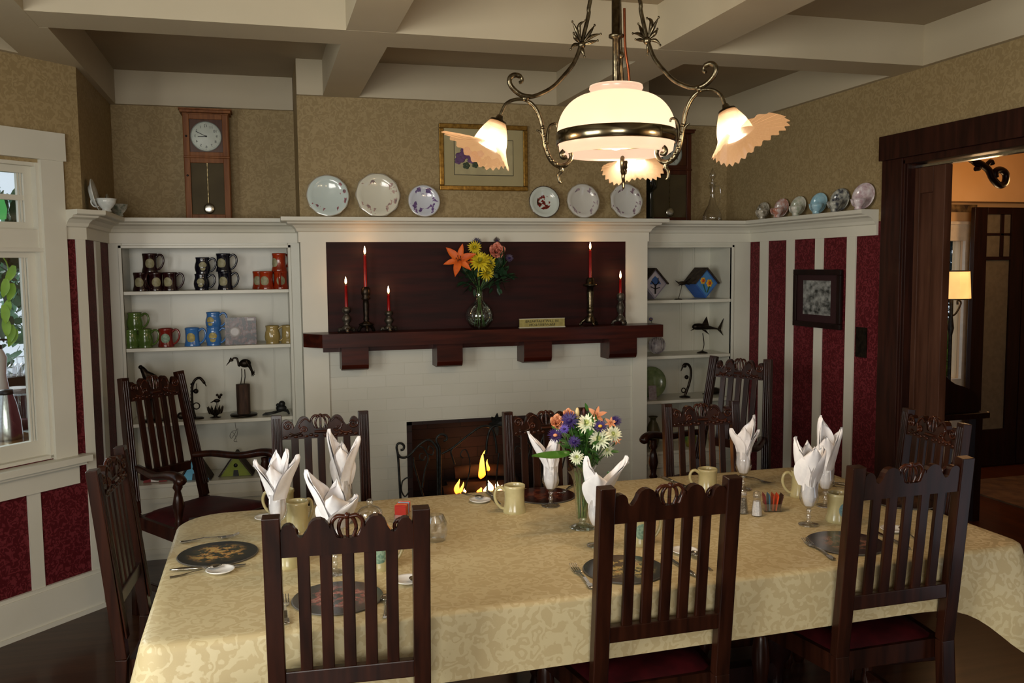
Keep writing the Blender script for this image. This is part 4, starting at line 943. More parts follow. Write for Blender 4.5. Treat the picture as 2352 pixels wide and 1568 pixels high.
# mantel bouquet in a round clear vase
YM = YC-.105; vb = aY(1102, 748, YM); zv = MZ
t = thing('round_vase', 'round clear glass vase with a narrow neck on the mantel', 'vase', (vb.x, YM, MZ))
MB().lathe([(0, .002), (.03, .002), (.05, .012), (.073, .045), (.078, .075), (.068, .11), (.040, .14), (.024, .155), (.022, .20), (.027, .215)], 32, cap=False).build('vase_body', GLASSG, t)
MB().lathe([(0, .008), (.045, .014), (.068, .045), (.072, .07), (0, .071)], 24).build('water', glassm('water', (.9, .95, .92), .04), t)
for i in range(6):
    a = i*1.3; MB().tube([(.03*math.cos(a), .03*math.sin(a), .015), (.008*math.cos(a+2), .008*math.sin(a+2), .16), (.012*math.cos(a+2), .012*math.sin(a+2), .225)], .0026, 6).build('stem', STEM, t)
nb = (vb.x, YM, MZ+.21)
for i, q in enumerate((
 ('lily', 1055, 597, 33, LO, 'large orange lily at the left of the mantel bouquet', -.03, Vector((-.3, -1, .2))),
 ('lily', 1078, 598, 13, LO, 'small orange lily beside the large one on the mantel', -.02, None),
 ('chrysanthemum', 1102, 600, 27, YE, 'largest yellow chrysanthemum in the middle of the mantel bouquet', -.04, Vector((-.2, -1, .5))),
 ('chrysanthemum', 1122, 604, 22, YE, 'yellow chrysanthemum touching the largest one on its right', -.02, Vector((.4, -1, .3))),
 ('chrysanthemum', 1118, 626, 20, YE, 'lower yellow chrysanthemum of the mantel bouquet', -.03, Vector((.4, -1, 0))),
 ('chrysanthemum', 1090, 568, 17, YE, 'small yellow chrysanthemum highest in the mantel bouquet', .0, None),
 ('flower_bud', 1098, 630, 6, YE[:1], 'round yellow bud under the yellow chrysanthemums', -.03, None),
 ('flower_bud', 1118, 642, 5, [c_('white_bud', '#d8dcb0', '#c0c890')], 'small white bud low in the mantel bouquet', -.03, None),
 ('rose', 1142, 575, 15, PK, 'pink rose at the right of the mantel bouquet', -.01, Vector((0, -1, .3))),
 ('aster', 1095, 556, 12, [c_('dusk_petal', '#2c2248', '#20183a'), PU[0]], 'dark purple blossom at the top left of the mantel bouquet', .02, None),
 ('aster', 1170, 592, 10, [c_('lilac_petal', '#4a3858', '#3a2c48'), PU[0]], 'faded lilac blossom at the right edge of the mantel bouquet', .01, None),
 ('aster', 1141, 552, 9, [c_('brown_petal', '#4a3c34', '#3a2e28'), PU[0]], 'brown dried blossom standing above the pink rose', .0, None))):
    bq(*q[:6], dy=q[6], seed=i+40, grp='flowers of the mantel bouquet', Yb=YM, st_=nb, face=q[7])
leafy(aY(1143, 625, YM+.01), .06, 150, LEAFD, 'dark rose leaves on the right of the mantel bouquet', 'foliage', 5, .05, nb, 'stuff', 1.3)
leafy(aY(1085, 638, YM), .045, 60, LEAFD, 'green leaves on the left of the mantel bouquet', 'foliage', 6, .045, nb, 'stuff', 1.2)
# ================================================================ MUGS AND ORNAMENTS ON THE LEFT BOOKCASE
MAR = ceramic('maroon_glaze', '#2a0a0e', '#1c0709'); NAV = ceramic('navy_glaze', '#0b0d1c', '#080915'); ORG = ceramic('orange_glaze', '#a8340e', '#7c2208')
GRN = ceramic('green_glaze', '#5a7434', '#47602a'); REDG = ceramic('red_glaze', '#82241a', '#641a14'); BLU = ceramic('blue_glaze', '#3f78bb', '#3468a6'); TAN = ceramic('tan_glaze', '#a8935a', '#8c7a48')
GOLDB = mat('gold_badge_clay', '#b3a25a', .5, 0, '#8f8350', 90, .4)
def shm(px, z, col, lab, grp, Y=5.045, badge=280, hand=5, style=0, bcol=None, h=.098, lvl=0):
    p = aY(px, 650, Y); return mug(0, 0, col, z+lvl*(h-.0005), lab, grp, hand=hand, badge=badge, style=style, bcol=bcol, h=h, xyz=Vector((p.x, Y, 0)))
g = 'maroon mugs on the top left shelf'
shm(324, LS[0], MAR, 'maroon mug with pale badge, left in the bottom row of the maroon pile', g, badge=275, hand=60)
shm(357, LS[0], MAR, 'maroon mug in the middle of the bottom row of the maroon pile', g, badge=300, hand=250, Y=5.05)
shm(391, LS[0], MAR, 'maroon mug at the right of the maroon pile, handle sticking out', g, badge=268)
shm(346.5, LS[0], MAR, 'maroon mug on top of the maroon pile', g, lvl=1, badge=290, Y=5.05, h=.099)
g = 'navy mugs on the top left shelf'
shm(463.5, LS[0], NAV, 'squat navy mug under another at the left of the navy group', g, style=1, h=.088)
shm(467, LS[0], NAV, 'squat navy mug stacked on top at the left of the navy group', g, style=1, h=.088, lvl=1, badge=290)
shm(517.5, LS[0], NAV, 'straight navy mug at the bottom right of the navy group', g, badge=268)
shm(515, LS[0], NAV, 'straight navy mug stacked at the top right of the navy group', g, lvl=1, badge=268)
g = 'orange mugs on the top left shelf'
shm(597, LS[0], ORG, 'orange mug at the far left of the orange group', g, Y=5.14, hand=90, badge=262)
shm(611.5, LS[0], ORG, 'orange mug in the middle of the orange group, badge in front', g, Y=5.035, hand=60, badge=270)
shm(645, LS[0], ORG, 'orange mug at the bottom right corner of the top shelf', g, Y=5.045, badge=285, hand=280)
shm(642.5, LS[0], ORG, 'orange mug on top of the orange group', g, Y=5.045, lvl=1, badge=235, hand=60)
g = 'green mugs on the second left shelf'
shm(295, LS[1], GRN, 'round green mug half hidden behind the bookcase frame', g, style=1, hand=120, badge=280, bcol=GRN)
shm(328, LS[1], GRN, 'round green mug at the bottom right of the green pile', g, style=1, badge=285, bcol=GRN)
shm(306, LS[1], GRN, 'round green mug on top of the green pile', g, style=1, lvl=1, badge=285, bcol=GRN, h=.093)
shm(376, LS[1], REDG, 'single red mug with a grey badge on the second left shelf', None, badge=285, bcol=GREENB)
g = 'blue mugs on the second left shelf'
shm(437, LS[1], BLU, 'straight blue mug standing by itself left of the blue pair', g, bcol=GOLDB, badge=275)
shm(486, LS[1], BLU, 'round blue mug underneath the other blue mug', g, style=1, bcol=GOLDB, badge=282)
shm(487, LS[1], BLU, 'round blue mug on top of the other blue mug', g, style=1, lvl=1, bcol=GOLDB, badge=262, h=.09)
g = 'tan mugs on the second left shelf'
shm(622, LS[1], TAN, 'round tan mug right of the photo card', g, style=1, badge=240, bcol=TAN)
shm(659, LS[1], TAN, 'tan mug half hidden at the right end of the second shelf', g, badge=262, bcol=TAN, hand=90)
CARD = mat('photo_card_print', '#1c1a1c', .25, 0, '#8a8284', 38, detail=5)
_r = CARD.node_tree.nodes['Color Ramp'] if 'Color Ramp' in CARD.node_tree.nodes else [x for x in CARD.node_tree.nodes if x.type == 'VALTORGB'][0]
e_ = _r.color_ramp.elements.new(.5); e_.color = lin('#5a3630'); _r.color_ramp.elements[2].color = lin('#6e6668'); _r.color_ramp.elements[0].position = .46; _r.color_ramp.elements[1].position = .54; _r.color_ramp.elements[2].position = .68
p = aY(554, 790, 5.02); t = thing('photo_card', 'colourful photo card of food and cups leaning on the second left shelf', 'card', (p.x, 5.02, LS[1]))
MB().box(-.081, .081, 0, .004, .001, .148).build('card', CARD, t)
MB().box(.035, .07, -.0012, 0, .130, .142).build('printed_label', mat('card_white', '#b8b4b4', .3), t)
cc = MB(); cc.lathe([(.018, 0), (.030, .0), (.030, .001), (.018, .001)], 20, M=Matrix.Translation((-.03, -.0005, .07)) @ Matrix.Rotation(R(90), 4, 'X')); cc.build('printed_cup', mat('card_white', '#d8d4d4', .3), t)
# metal ornaments: local coordinates come from points in the photo at a given depth
def Q(px, py, Y): return aY(px, py, Y)
def orn(name, lab, cat, mb, mt, base, grp=None): return mb.build(name, mt, None, loc=base, world=True, label=lab, cat=cat, group=grp)
Yo = 5.06
mb = MB(); z = LS[2]
b = Q(453, 950, Yo); b.z = z; mb.lathe([(0, 0), (.034, 0), (.036, .004), (.028, .009), (0, .010)], 20, M=Matrix.Translation(b))
mb.tube(smooth_pts([b+Vector((-.012, 0, .01)), Q(443, 938, Yo), Q(441, 910, Yo), Q(442, 885, Yo), Q(449, 871, Yo), Q(459, 868, Yo), Q(467, 876, Yo), Q(474, 887, Yo)], 4), [.007]*20+[.0075]*6+[.003]*3, 8)
mb.tube(spiral((0, 0), .017, .017, 0, 1, 16, lambda a, c: Q(451, 932, Yo)+Vector((a, 0, c))), .0035, 6); mb.ball(Q(450, 898, Yo), .014, 12); mb.tube([Q(450, 898, Yo), Q(452, 880, Yo)], .002, 5)
for k in range(7): mb.ball(Q(439.5, 930-k*8, Yo), .006, 6)
orn('seahorse_figurine', 'dark metal seahorse with a curled tail on the third left shelf', 'figurine', mb, BRONZE, b)
mb = MB(); b = Q(495, 952, Yo); b.z = z; mb.lathe([(0, 0), (.02, 0), (.03, .003), (.012, .006), (.010, .012), (.026, .022), (.034, .036), (.031, .038), (0, .018)], 20, M=Matrix.Translation(b))
for k in range(12):
    a = 2*PI*k/12; mb.tube([b+Vector((.028*math.cos(a), .028*math.sin(a), .026)), b+Vector((.037*math.cos(a), .037*math.sin(a), .045)), b+Vector((.043*math.cos(a), .043*math.sin(a), .062))], [.008, .006, .001], 6)
bb = Q(498, 920, Yo); mb.ball(bb, (.018, .010, .010), 12); mb.ball(bb+Vector((.014, 0, .020)), .009, 10)
for s in (-1, 1): mb.ball(bb+Vector((.013+s*.010, 0, .031)), (.008, .003, .008), 8)
mb.tube([bb+Vector((-.014, 0, 0)), bb+Vector((-.034, 0, -.010))], [.005, .0015], 6); mb.tube([bb, b+Vector((0, 0, .02))], .0015, 5); mb.tube([bb+Vector((.008, 0, 0)), b+Vector((.006, 0, .02))], .0015, 5); mb.tube([bb+Vector((.014, 0, .01)), bb+Vector((.014, 0, .020))], .004, 6)
orn('mouse_figurine', 'small metal mouse perched above a lotus flower bowl on the third left shelf', 'figurine', mb, BRONZE, b)
# heron on a log
Yh = 5.08; b = Q(560, 947, Yh); b.z = z
t = thing('heron_figurine', 'dark metal heron standing on a round brown log', 'figurine', tuple(b))
def T(mb, nm, mt, par, base=b, **k):
    for i in range(len(mb.v)): mb.v[i] = mb.v[i]-base
    return mb.build(nm, mt, par, **k)
LOG = mat('log_bark', '#4f392c', .8, 0, '#35251c', 20, .8, stretch=(3, 3, .6))
T(MB().lathe([(0, 0), (.070, 0), (.074, .006), (.070, .012), (0, .012)], 28, M=Matrix.Translation(b)), 'base', BRONZE, t)
zl = Q(560, 882, Yh).z-z; T(MB().lathe([(.036, .012), (.036, zl*.5), (.037, zl), (0, zl)], 18, M=Matrix.Translation(b), rf=lambda a, r, z_: (r*(1+.04*math.sin(5*a)), z_)), 'log', LOG, t)
mb = MB(); bc = Q(563, 834, Yh)
mb.ball(bc, (.032, .020, .024), 14, M=None); 
for k in range(9): mb.tube([bc+Vector((.005+k*.002, (k-4)*.003, .016-k*.003)), Q(577+k*.4, 848+k, Yh)+Vector((0, (k-4)*.003, 0)), Q(579+(k % 3)*3, 852+(k % 4)*4, Yh)+Vector((0, (k-4)*.004, 0))], [.010, .007, .002], 6)
mb.tube(smooth_pts([bc+Vector((-.022, 0, .008)), Q(549, 840, Yh), Q(547, 832, Yh), Q(544, 823, Yh), Q(537, 822, Yh), Q(532, 827, Yh)], 4), [.007, .004], 8)
mb.ball(Q(531, 827, Yh), (.012, .008, .008), 10); mb.tube([Q(528, 829, Yh), Q(519.5, 839.5, Yh)], [.005, .001], 6); mb.ball(Q(530, 823, Yh), .005, 6)
T(mb, 'bird_body', BRONZE, t)
for a, c_2 in (((555, 846), (553, 881)), ((562, 848), (561, 881))): T(MB().tube([Q(a[0], a[1], Yh), Q((a[0]+c_2[0])/2+1.5, (a[1]+c_2[1])/2, Yh), Q(c_2[0], c_2[1], Yh)], .0028, 6), 'leg', BRONZE, t)
mb = MB(); b = Q(645, 953, Yo); b.z = z; mb.ball(b+Vector((.004, 0, .034)), (.030, .022, .020), 12); mb.ball(b+Vector((.008, 0, .058)), .018, 12); mb.ball(b+Vector((-.014, 0, .052)), .011, 10); mb.ball(b+Vector((-.016, 0, .038)), .009, 8)
rnd = random.Random(2)
for k in range(9):
    a = PI*(.75+k*.07)+.1; L_ = rnd.uniform(.06, .10); mb.tube(smooth_pts([b+Vector((0, 0, .02)), b+Vector((L_*.5*math.cos(a), -.01+(k-4)*.005, .014)), b+Vector((-L_, (k-4)*.008, .006))], 3), [.008, .003], 6)
for k in range(5): mb.tube([b+Vector((.01, 0, .025)), b+Vector((.035, (k-2)*.012, .02)), b+Vector((.045, (k-2)*.018, .004))], [.009, .004], 6)
orn('octopus_figurine', 'black metal octopus-like creature sprawled at the right end of the third left shelf', 'figurine', mb, IRON, b)
mb = MB(); b = Q(352, 957, Yo); b.z = z; mb.lathe([(0, 0), (.062, 0), (.064, .006), (.02, .010), (.018, .02), (.020, .06), (.016, .13), (.020, .17)], 18, M=Matrix.Translation(b))
mb.tube(smooth_pts([b+Vector((0, 0, .16)), b+Vector((-.01, 0, .20)), Q(334, 858, Yo), Q(328, 848, Yo), Q(325, 843, Yo)], 4), [.030, .028, .02, .012, .009], 10)
mb.ball(Q(323, 843, Yo), .012, 10); mb.tube([Q(333, 858, Yo), Q(355, 865, Yo), Q(372, 880, Yo)], [.02, .014, .003], 8)
orn('bird_figurine', 'brown bird figurine on a post behind the tall armchair', 'figurine', mb, BRONZE, b)
mb = MB(); b = Q(416, 952, Yo); b.z = z; mb.ball(b+Vector((0, 0, .02)), (.022, .015, .020), 12); mb.ball(b+Vector((.018, 0, .012)), (.014, .01, .011), 10); mb.tube([b+Vector((.02, 0, .008)), b+Vector((.045, 0, .004))], [.004, .001], 5)
orn('pebble_figurine', 'small dark lump-shaped figurine beside the armchair post on the third left shelf', 'figurine', mb, BRONZE, b)
# wire ornament hanging below the third shelf
WIREM = mat('grey_wire', '#7c7a70', .4, .8); b = Q(540, 974, 5.0); b.z = LS[2]-.019
mb = MB(); mb.tube(smooth_pts([b, Q(541, 980, 5), Q(543, 988, 5), Q(534, 990, 5), Q(528, 1000, 5), Q(532, 1006, 5), Q(540, 994, 5), Q(546, 984, 5), Q(544, 1000, 5), Q(537, 1012, 5), Q(545, 1014, 5)], 5), .0016, 6)
mb.tube(smooth_pts([Q(534, 992, 5), Q(540, 1000, 5), Q(543, 1013, 5)], 4), .0014, 6); orn('wire_ornament', 'thin twisted wire ornament hanging under the third left shelf', 'ornament', mb, WIREM, b)
# birdhouses
ROOF = mat('twig_roof', '#3c3024', .8, 0, '#241c14', 40, .8)
def aframe(px, pyb, pyt, halfpx, Y, col, lab, depth=.09):
    b = Q(px, pyb, Y); b.z = LS[3]; hw = halfpx*Y/FPX; hh = (pyb-pyt)*Y/FPX; t = thing('birdhouse', lab, 'birdhouse', (b.x, Y, LS[3]), R(-6), 'birdhouses on the bottom left shelf')
    MB().prism([(-hw, .002), (hw, .002), (0, hh)], 0, depth, lambda a, c, d: (a, d, c)).build('body', col, t)
    for s in (-1, 1):
        MB().bar((s*(hw+.008), depth/2-.005, 0.004), (0, depth/2-.005, hh+.012), depth+.02, .008, (s, 0, .5)).build('roof', ROOF, t)
    MB().lathe([(0, 0), (.011, 0), (.011, .002), (0, .002)], 16, M=Matrix.Translation((0, -.001, hh*.52)) @ Matrix.Rotation(R(90), 4, 'X')).build('entrance_hole', BLACK, t)
    MB().prism([(-.016, .003), (.016, .003), (.011, hh*.3), (-.011, hh*.3)], -.003, 0, lambda a, c, d: (a, d, c)).build('painted_door', BLACK, t)
aframe(542, 1088, 1040, 33, 5.03, mat('lime_paint', '#84932e', .5, 0, '#76842a', 12), 'lime green A-frame birdhouse with a round hole on the bottom left shelf')
aframe(448, 1096, 1044, 30, 5.0, mat('sky_paint', '#5fa6c4', .5, 0, '#5496b4', 12), 'light blue A-frame birdhouse behind the right arm of the armchair')
aframe(632, 1087, 1036, 33, 5.05, mat('royal_paint', '#2f4f96', .5, 0, '#284586', 12), 'dark blue A-frame birdhouse at the right end of the bottom left shelf')
b = Q(356, 1100, 5.02); b.z = LS[3]; t = thing('toy_barn', 'small red and white ornament behind the armchair on the bottom left shelf', 'ornament', tuple(b))
MB().prism([(-.06, .002), (.06, .002), (.05, .05), (0, .07), (-.05, .05)], 0, .05, lambda a, c, d: (a, d, c)).build('body', mat('barn_red', '#8a1a18', .5), t); MB().box(-.02, .02, -.006, 0, .004, .045).build('front_door', PORC, t)
# ================================================================ RIGHT BOOKCASE
Yr = 5.06
def diamond(px, py, hpx, Y, mats, lab, zb, dep=.11):
    h = hpx*Y/FPX; c = Q(px, py, Y); c.z = zb+h*1.0+.004; t = thing('birdhouse', lab, 'birdhouse', (c.x, Y, zb), R(12), 'diamond birdhouses on the top right shelf'); hc = h+.004
    MB().prism([(0, hc-h), (h, hc), (0, hc+h), (-h, hc)], 0, dep, lambda a, c_, d: (a, d, c_)).build('body', mats[0], t)
    MB().prism([(0, hc-h*.86), (h*.86, hc), (0, hc+h*.86), (-h*.86, hc)], -.003, 0, lambda a, c_, d: (a, d, c_)).build('painted_front', mats[1], t)
    for s in (-1, 1): MB().bar((s*(h+.006), dep/2-.006, hc), (0, dep/2-.006, hc+h+.006), dep+.016, .007, (s, 0, 1)).build('roof', ROOF, t)
    return t, h, hc
t, h, hc = diamond(1622, 647, 37, Yr, [mat('blue_box_paint', '#3a62a8', .5), mat('blue_front_paint', '#4c82b8', .5, 0, '#3f74ac', 10)], 'blue diamond birdhouse painted with two daffodils on the top right shelf', RS[0])
fl = MB()
for (x, z_, r_) in ((-.028, .018, .022), (.024, .002, .026)):
    for k in range(6):
        a = k*PI/3; fl.ball((x+r_*.6*math.cos(a), -.0035, hc+z_+r_*.6*math.sin(a)), (r_*.42, .0015, r_*.42), 8)
fl.build('painted_petals', mat('daffodil_yellow', '#e0a828', .5), t)
fl = MB()
for (x, z_, r_) in ((-.028, .018, .011), (.024, .002, .012)): fl.ball((x, -.006, hc+z_), (r_, .002, r_), 10)
fl.build('painted_centres', mat('daffodil_orange', '#c84a14', .5), t)
mb = MB(); mb.prism([(-.03, -.005), (-.02, -.005), (-.004, -.05), (-.008, -.055)], -.005, -.003, lambda a, c_, d: (a, d, hc+c_)); mb.prism([(.018, -.018), (.028, -.018), (.01, -.055), (.0, -.06)], -.005, -.003, lambda a, c_, d: (a, d, hc+c_)); mb.build('painted_stems', mat('stem_green_paint', '#2f5a34', .5), t)
t, h, hc = diamond(1504, 647, 37, Yr+.01, [mat('grey_box_paint', '#8a8490', .5), mat('snow_front_paint', '#b8b0b4', .5, 0, '#9a929a', 10)], 'diamond birdhouse painted with a black tree and blue peak, half hidden by the chimney edge', RS[0])
mb = MB(); mb.prism([(-.04, .0), (.045, .0), (.02, .035), (0, .05), (-.02, .035)], -.005, -.003, lambda a, c_, d: (a, d, hc+c_)); mb.build('painted_mountain', mat('peak_blue', '#3a5c94', .5), t)
mb = MB(); 
for (a0, b0, a1, b1, w_) in ((0, -.06, .0, .0, .010), (0, -.01, -.03, .02, .006), (0, -.01, .03, .015, .006), (0, -.03, .035, -.02, .005), (0, -.03, -.035, -.015, .005), (.02, .01, .022, .04, .004)): mb.bar((a0, -.006, hc+b0), (a1, -.006, hc+b1), w_, .003, (0, 1, 0))
mb.build('painted_tree', BLACK, t)
mb = MB(); b = Q(1558, 686, 5.01); b.z = RS[0]; mb.lathe([(0, 0), (.026, 0), (.02, .006), (0, .008)], 14, M=Matrix.Translation(b)); f0 = Q(1568, 650, 5.01); mb.tube([b, f0], .002, 5); mb.ball(f0, (.034, .010, .012), 12)
mb.tube([f0+Vector((-.03, 0, .004)), f0+Vector((-.05, 0, .016))], [.005, .001], 6); mb.tube([f0+Vector((.02, 0, .004)), f0+Vector((.045, 0, .022)), f0+Vector((.055, 0, .03))], [.009, .002], 6); mb.tube([f0+Vector((.02, 0, 0)), f0+Vector((.05, 0, -.012))], [.007, .001], 6)
for s in (-1, 1): mb.tube([f0, f0+Vector((-.02, s*.02, -.018))], [.005, .001], 5)
orn('fish_figurine', 'small dark metal fish on a wire between the two diamond birdhouses', 'figurine', mb, BRONZE, b)
# shark on a stand
b = Q(1613, 808, Yr); b.z = RS[1]; t = thing('shark_figurine', 'dark metal shark on a curved stand on the second right shelf', 'figurine', tuple(b))
T(MB().lathe([(0, 0), (.036, 0), (.03, .006), (.008, .014), (0, .016)], 18, M=Matrix.Translation(b)), 'base', BRONZE, t, b)
T(MB().tube(smooth_pts([b+Vector((0, 0, .01)), Q(1617, 790, Yr), Q(1614, 765, Yr)], 5), .0028, 6), 'stand', BRONZE, t, b)
mb = MB(); ax = [Q(1590, 751, Yr), Q(1598, 750, Yr), Q(1612, 750, Yr), Q(1628, 752, Yr), Q(1642, 754, Yr), Q(1652, 756, Yr)]; mb.tube(smooth_pts(ax, 3), [.004, .012, .018, .020, .021, .021, .020, .018, .016, .013, .010, .008, .006, .005, .004, .003], 12)
def fin(pts, y0=-.003, y1=.003): mb.prism([(Q(*q, Yr).x, Q(*q, Yr).z) for q in pts], Yr+y0, Yr+y1, lambda a, c_, d: (a, d, c_))
fin([(1612, 745), (1628, 747), (1623, 727)]); fin([(1648, 755), (1655, 757), (1662, 731)]); fin([(1648, 757), (1655, 757), (1661, 770)]); fin([(1608, 756), (1618, 757), (1626, 768)], -.02, -.016); fin([(1586, 759), (1594, 757), (1592, 755)])
T(mb, 'body', BRONZE, t, b)
mb = MB(); b = Q(1509, 816, 5.05); b.z = RS[1]
for k in range(9):
    a = PI*k/9; mb.tube([b+Vector((.055*math.cos(u)*math.cos(a), .03*math.cos(u)*math.sin(a), .062+.055*math.sin(u))) for u in [(-90+i*20)*PI/180 for i in range(19)]], .0022, 5)
mb.ball(b+Vector((0, 0, .058)), (.047, .03, .048), 18); orn('shell_vase', 'round white vase with a shell-like pattern at the left of the second right shelf', 'vase', mb, mat('shell_white', '#b8b0ac', .35, 0, '#6c6064', 26, .4), b)
flower('aster', Q(1495, 733, 5.05), .014, PU, (b.x, b.y, b.z+.11), 'small purple blossom rising from the shell patterned vase')
# green plate, card, seahorse, turtle
z = RS[2]
PLG = mat('green_plate_glaze', '#51603a', .25, 0, '#6e7a50', 22, coat=.3)
def disc_plate(c, r, mt, lab, cat='plate', tilt=-10, rz=0, grp=None, name='plate', wavy=0, n=12):
    """plate standing on edge leaning back; c = lowest point of its rim"""
    pr = [(0, 0), (r*.58, 0), (r*.64, .004), (r*.72, .009), (r*.98, .018), (r, .020), (r*.985, .022), (r*.72, .013), (r*.62, .007), (0, .005)]
    rf = (lambda a, q, z_: (q*(1+wavy*math.cos(n*a)*(q/r)**3), z_)) if wavy else None
    M = Matrix.Translation((0, 0, r)) @ Matrix.Rotation(R(90), 4, 'X')
    mb = MB().lathe(pr, 72 if wavy else 40, M=M, rf=rf, cap=False)
    o = mb.build(name, mt, None, loc=c, rot=(R(tilt), 0, rz), label=lab, cat=cat, group=grp); return o
pc = Q(1495, 911, 5.12); disc_plate((pc.x, 5.11, z), .098, PLG, 'mottled green plate at the left of the third right shelf', tilt=-8)
p = Q(1500, 910, 5.03); MB().box(-.026, .026, 0, .003, 0, .088).build('gift_card', mat('grey_card', '#8c8684', .5, 0, '#7a6468', 60), None, loc=(p.x, 5.03, z), rot=(R(-8), 0, 0), label='small grey card leaning before the green plate', cat='card')
mb = MB(); b = Q(1573, 911, Yr); b.z = z; mb.lathe([(0, 0), (.034, 0), (.036, .004), (.02, .010), (0, .012)], 18, M=Matrix.Translation(b))
mb.tube(smooth_pts([b+Vector((0, 0, .01)), Q(1580, 890, Yr), Q(1586, 868, Yr), Q(1587, 850, Yr), Q(1582, 838, Yr), Q(1573, 836, Yr), Q(1568, 843, Yr), Q(1564, 852, Yr)], 4), [.008]*24+[.005, .005, .004, .003, .003], 8)
mb.ball(Q(1573, 840, Yr), .012, 10); mb.ball(Q(1577, 866, Yr), .014, 10); mb.tube(spiral((0, 0), .014, .014, 0, 1, 14, lambda a, c_: Q(1570, 896, Yr)+Vector((a, 0, c_))), .0035, 6)
orn('seahorse_figurine', 'dark metal seahorse on the third right shelf beside the green plate', 'figurine', mb, BRONZE, b)
mb = MB(); b = Q(1640, 912, 5.1); b.z = z; mb.ball(b+Vector((0, 0, .025)), (.042, .030, .024), 14); mb.ball(b+Vector((-.055, 0, .022)), (.016, .010, .010), 10); mb.tube([b+Vector((-.03, 0, .02)), b+Vector((-.055, 0, .022))], .007, 6)
for s in (-1, 1):
    for q in (-1, 1): mb.tube([b+Vector((q*.03, s*.015, .012)), b+Vector((q*.065, s*.035, .003))], [.009, .003], 6)
orn('turtle_figurine', 'dark metal turtle behind the tall armchair on the third right shelf', 'figurine', mb, BRONZE, b)
AMPH = mat('olive_pottery', '#5b5134', .4, 0, '#40402a', 12, .2)
b = Q(1500, 1022, 5.05); MB().lathe([(0, 0), (.022, 0), (.030, .02), (.044, .08), (.043, .12), (.030, .16), (.018, .18), (.018, .195), (.030, .205), (.028, .207), (.014, .195)], 26).build('pottery_vase', AMPH, None, loc=(b.x, 5.05, RS[3]), label='olive brown pottery vase at the left of the bottom right shelf', cat='vase')
b = Q(1586, 1020, 5.05); t = thing('painted_pot', 'small yellow pot painted with green leaves, behind the far right chair', 'pot', (b.x, 5.05, RS[3]))
MB().lathe([(0, 0), (.028, 0), (.036, .03), (.04, .06), (.034, .09), (.036, .095), (.03, .095)], 22).build('body', mat('yellow_pottery', '#8a7a2c', .4, 0, '#3c6a34', 24), t)
# ================================================================ LEDGE: PLATES, CUPS, CLOCKS
def plate_mat(name, base, rim, blots, s=40, lo=.6, hi=.9, th=.56, R0=.1):
    m = bpy.data.materials.new(name); m.use_nodes = True; n = m.node_tree.nodes; L = m.node_tree.links; b = n['Principled BSDF']
    tc = n.new('ShaderNodeTexCoord'); mp = n.new('ShaderNodeMapping'); mp.inputs['Location'].default_value = (0, 0, -R0); L.new(tc.outputs['Object'], mp.inputs[0])
    ln = n.new('ShaderNodeVectorMath'); ln.operation = 'LENGTH'; L.new(mp.outputs[0], ln.inputs[0])
    no = n.new('ShaderNodeTexNoise'); no.inputs['Scale'].default_value = s; no.inputs['Detail'].default_value = 3; L.new(tc.outputs['Object'], no.inputs[0])
    big = n.new('ShaderNodeTexNoise'); big.inputs['Scale'].default_value = s*.33; L.new(mp.outputs[0], big.inputs[0])
    g1 = n.new('ShaderNodeMath'); g1.operation = 'GREATER_THAN'; g1.inputs[1].default_value = th; L.new(big.outputs[0], g1.inputs[0])
    a = n.new('ShaderNodeMath'); a.operation = 'GREATER_THAN'; a.inputs[1].default_value = lo*R0; L.new(ln.outputs['Value'], a.inputs[0])
    c = n.new('ShaderNodeMath'); c.operation = 'LESS_THAN'; c.inputs[1].default_value = hi*R0; L.new(ln.outputs['Value'], c.inputs[0])
    rp = n.new('ShaderNodeValToRGB'); rp.color_ramp.interpolation = 'CONSTANT'; e = rp.color_ramp.elements; e[0].position = 0; e[0].color = lin(base); e[1].position = .52; e[1].color = lin(blots[0])
    if len(blots) > 1: x = e.new(.60); x.color = lin(blots[1])
    L.new(no.outputs[0], rp.inputs[0])
    m1 = n.new('ShaderNodeMath'); m1.operation = 'MULTIPLY'; L.new(a.outputs[0], m1.inputs[0]); L.new(c.outputs[0], m1.inputs[1])
    m2 = n.new('ShaderNodeMath'); m2.operation = 'MULTIPLY'; L.new(m1.outputs[0], m2.inputs[0]); L.new(g1.outputs[0], m2.inputs[1])
    mx = n.new('ShaderNodeMix'); mx.data_type = 'RGBA'; L.new(m2.outputs[0], mx.inputs['Factor']); mx.inputs['A'].default_value = lin(base); L.new(rp.outputs[0], mx.inputs['B'])
    ed = n.new('ShaderNodeMath'); ed.operation = 'GREATER_THAN'; ed.inputs[1].default_value = .97*R0; L.new(ln.outputs['Value'], ed.inputs[0])
    my = n.new('ShaderNodeMix'); my.data_type = 'RGBA'; L.new(ed.outputs[0], my.inputs['Factor']); L.new(mx.outputs['Result'], my.inputs['A']); my.inputs['B'].default_value = lin(rim)
    L.new(my.outputs['Result'], b.inputs['Base Color']); b.inputs['Roughness'].default_value = .12; b.inputs['Coat Weight'].default_value = .4; return m
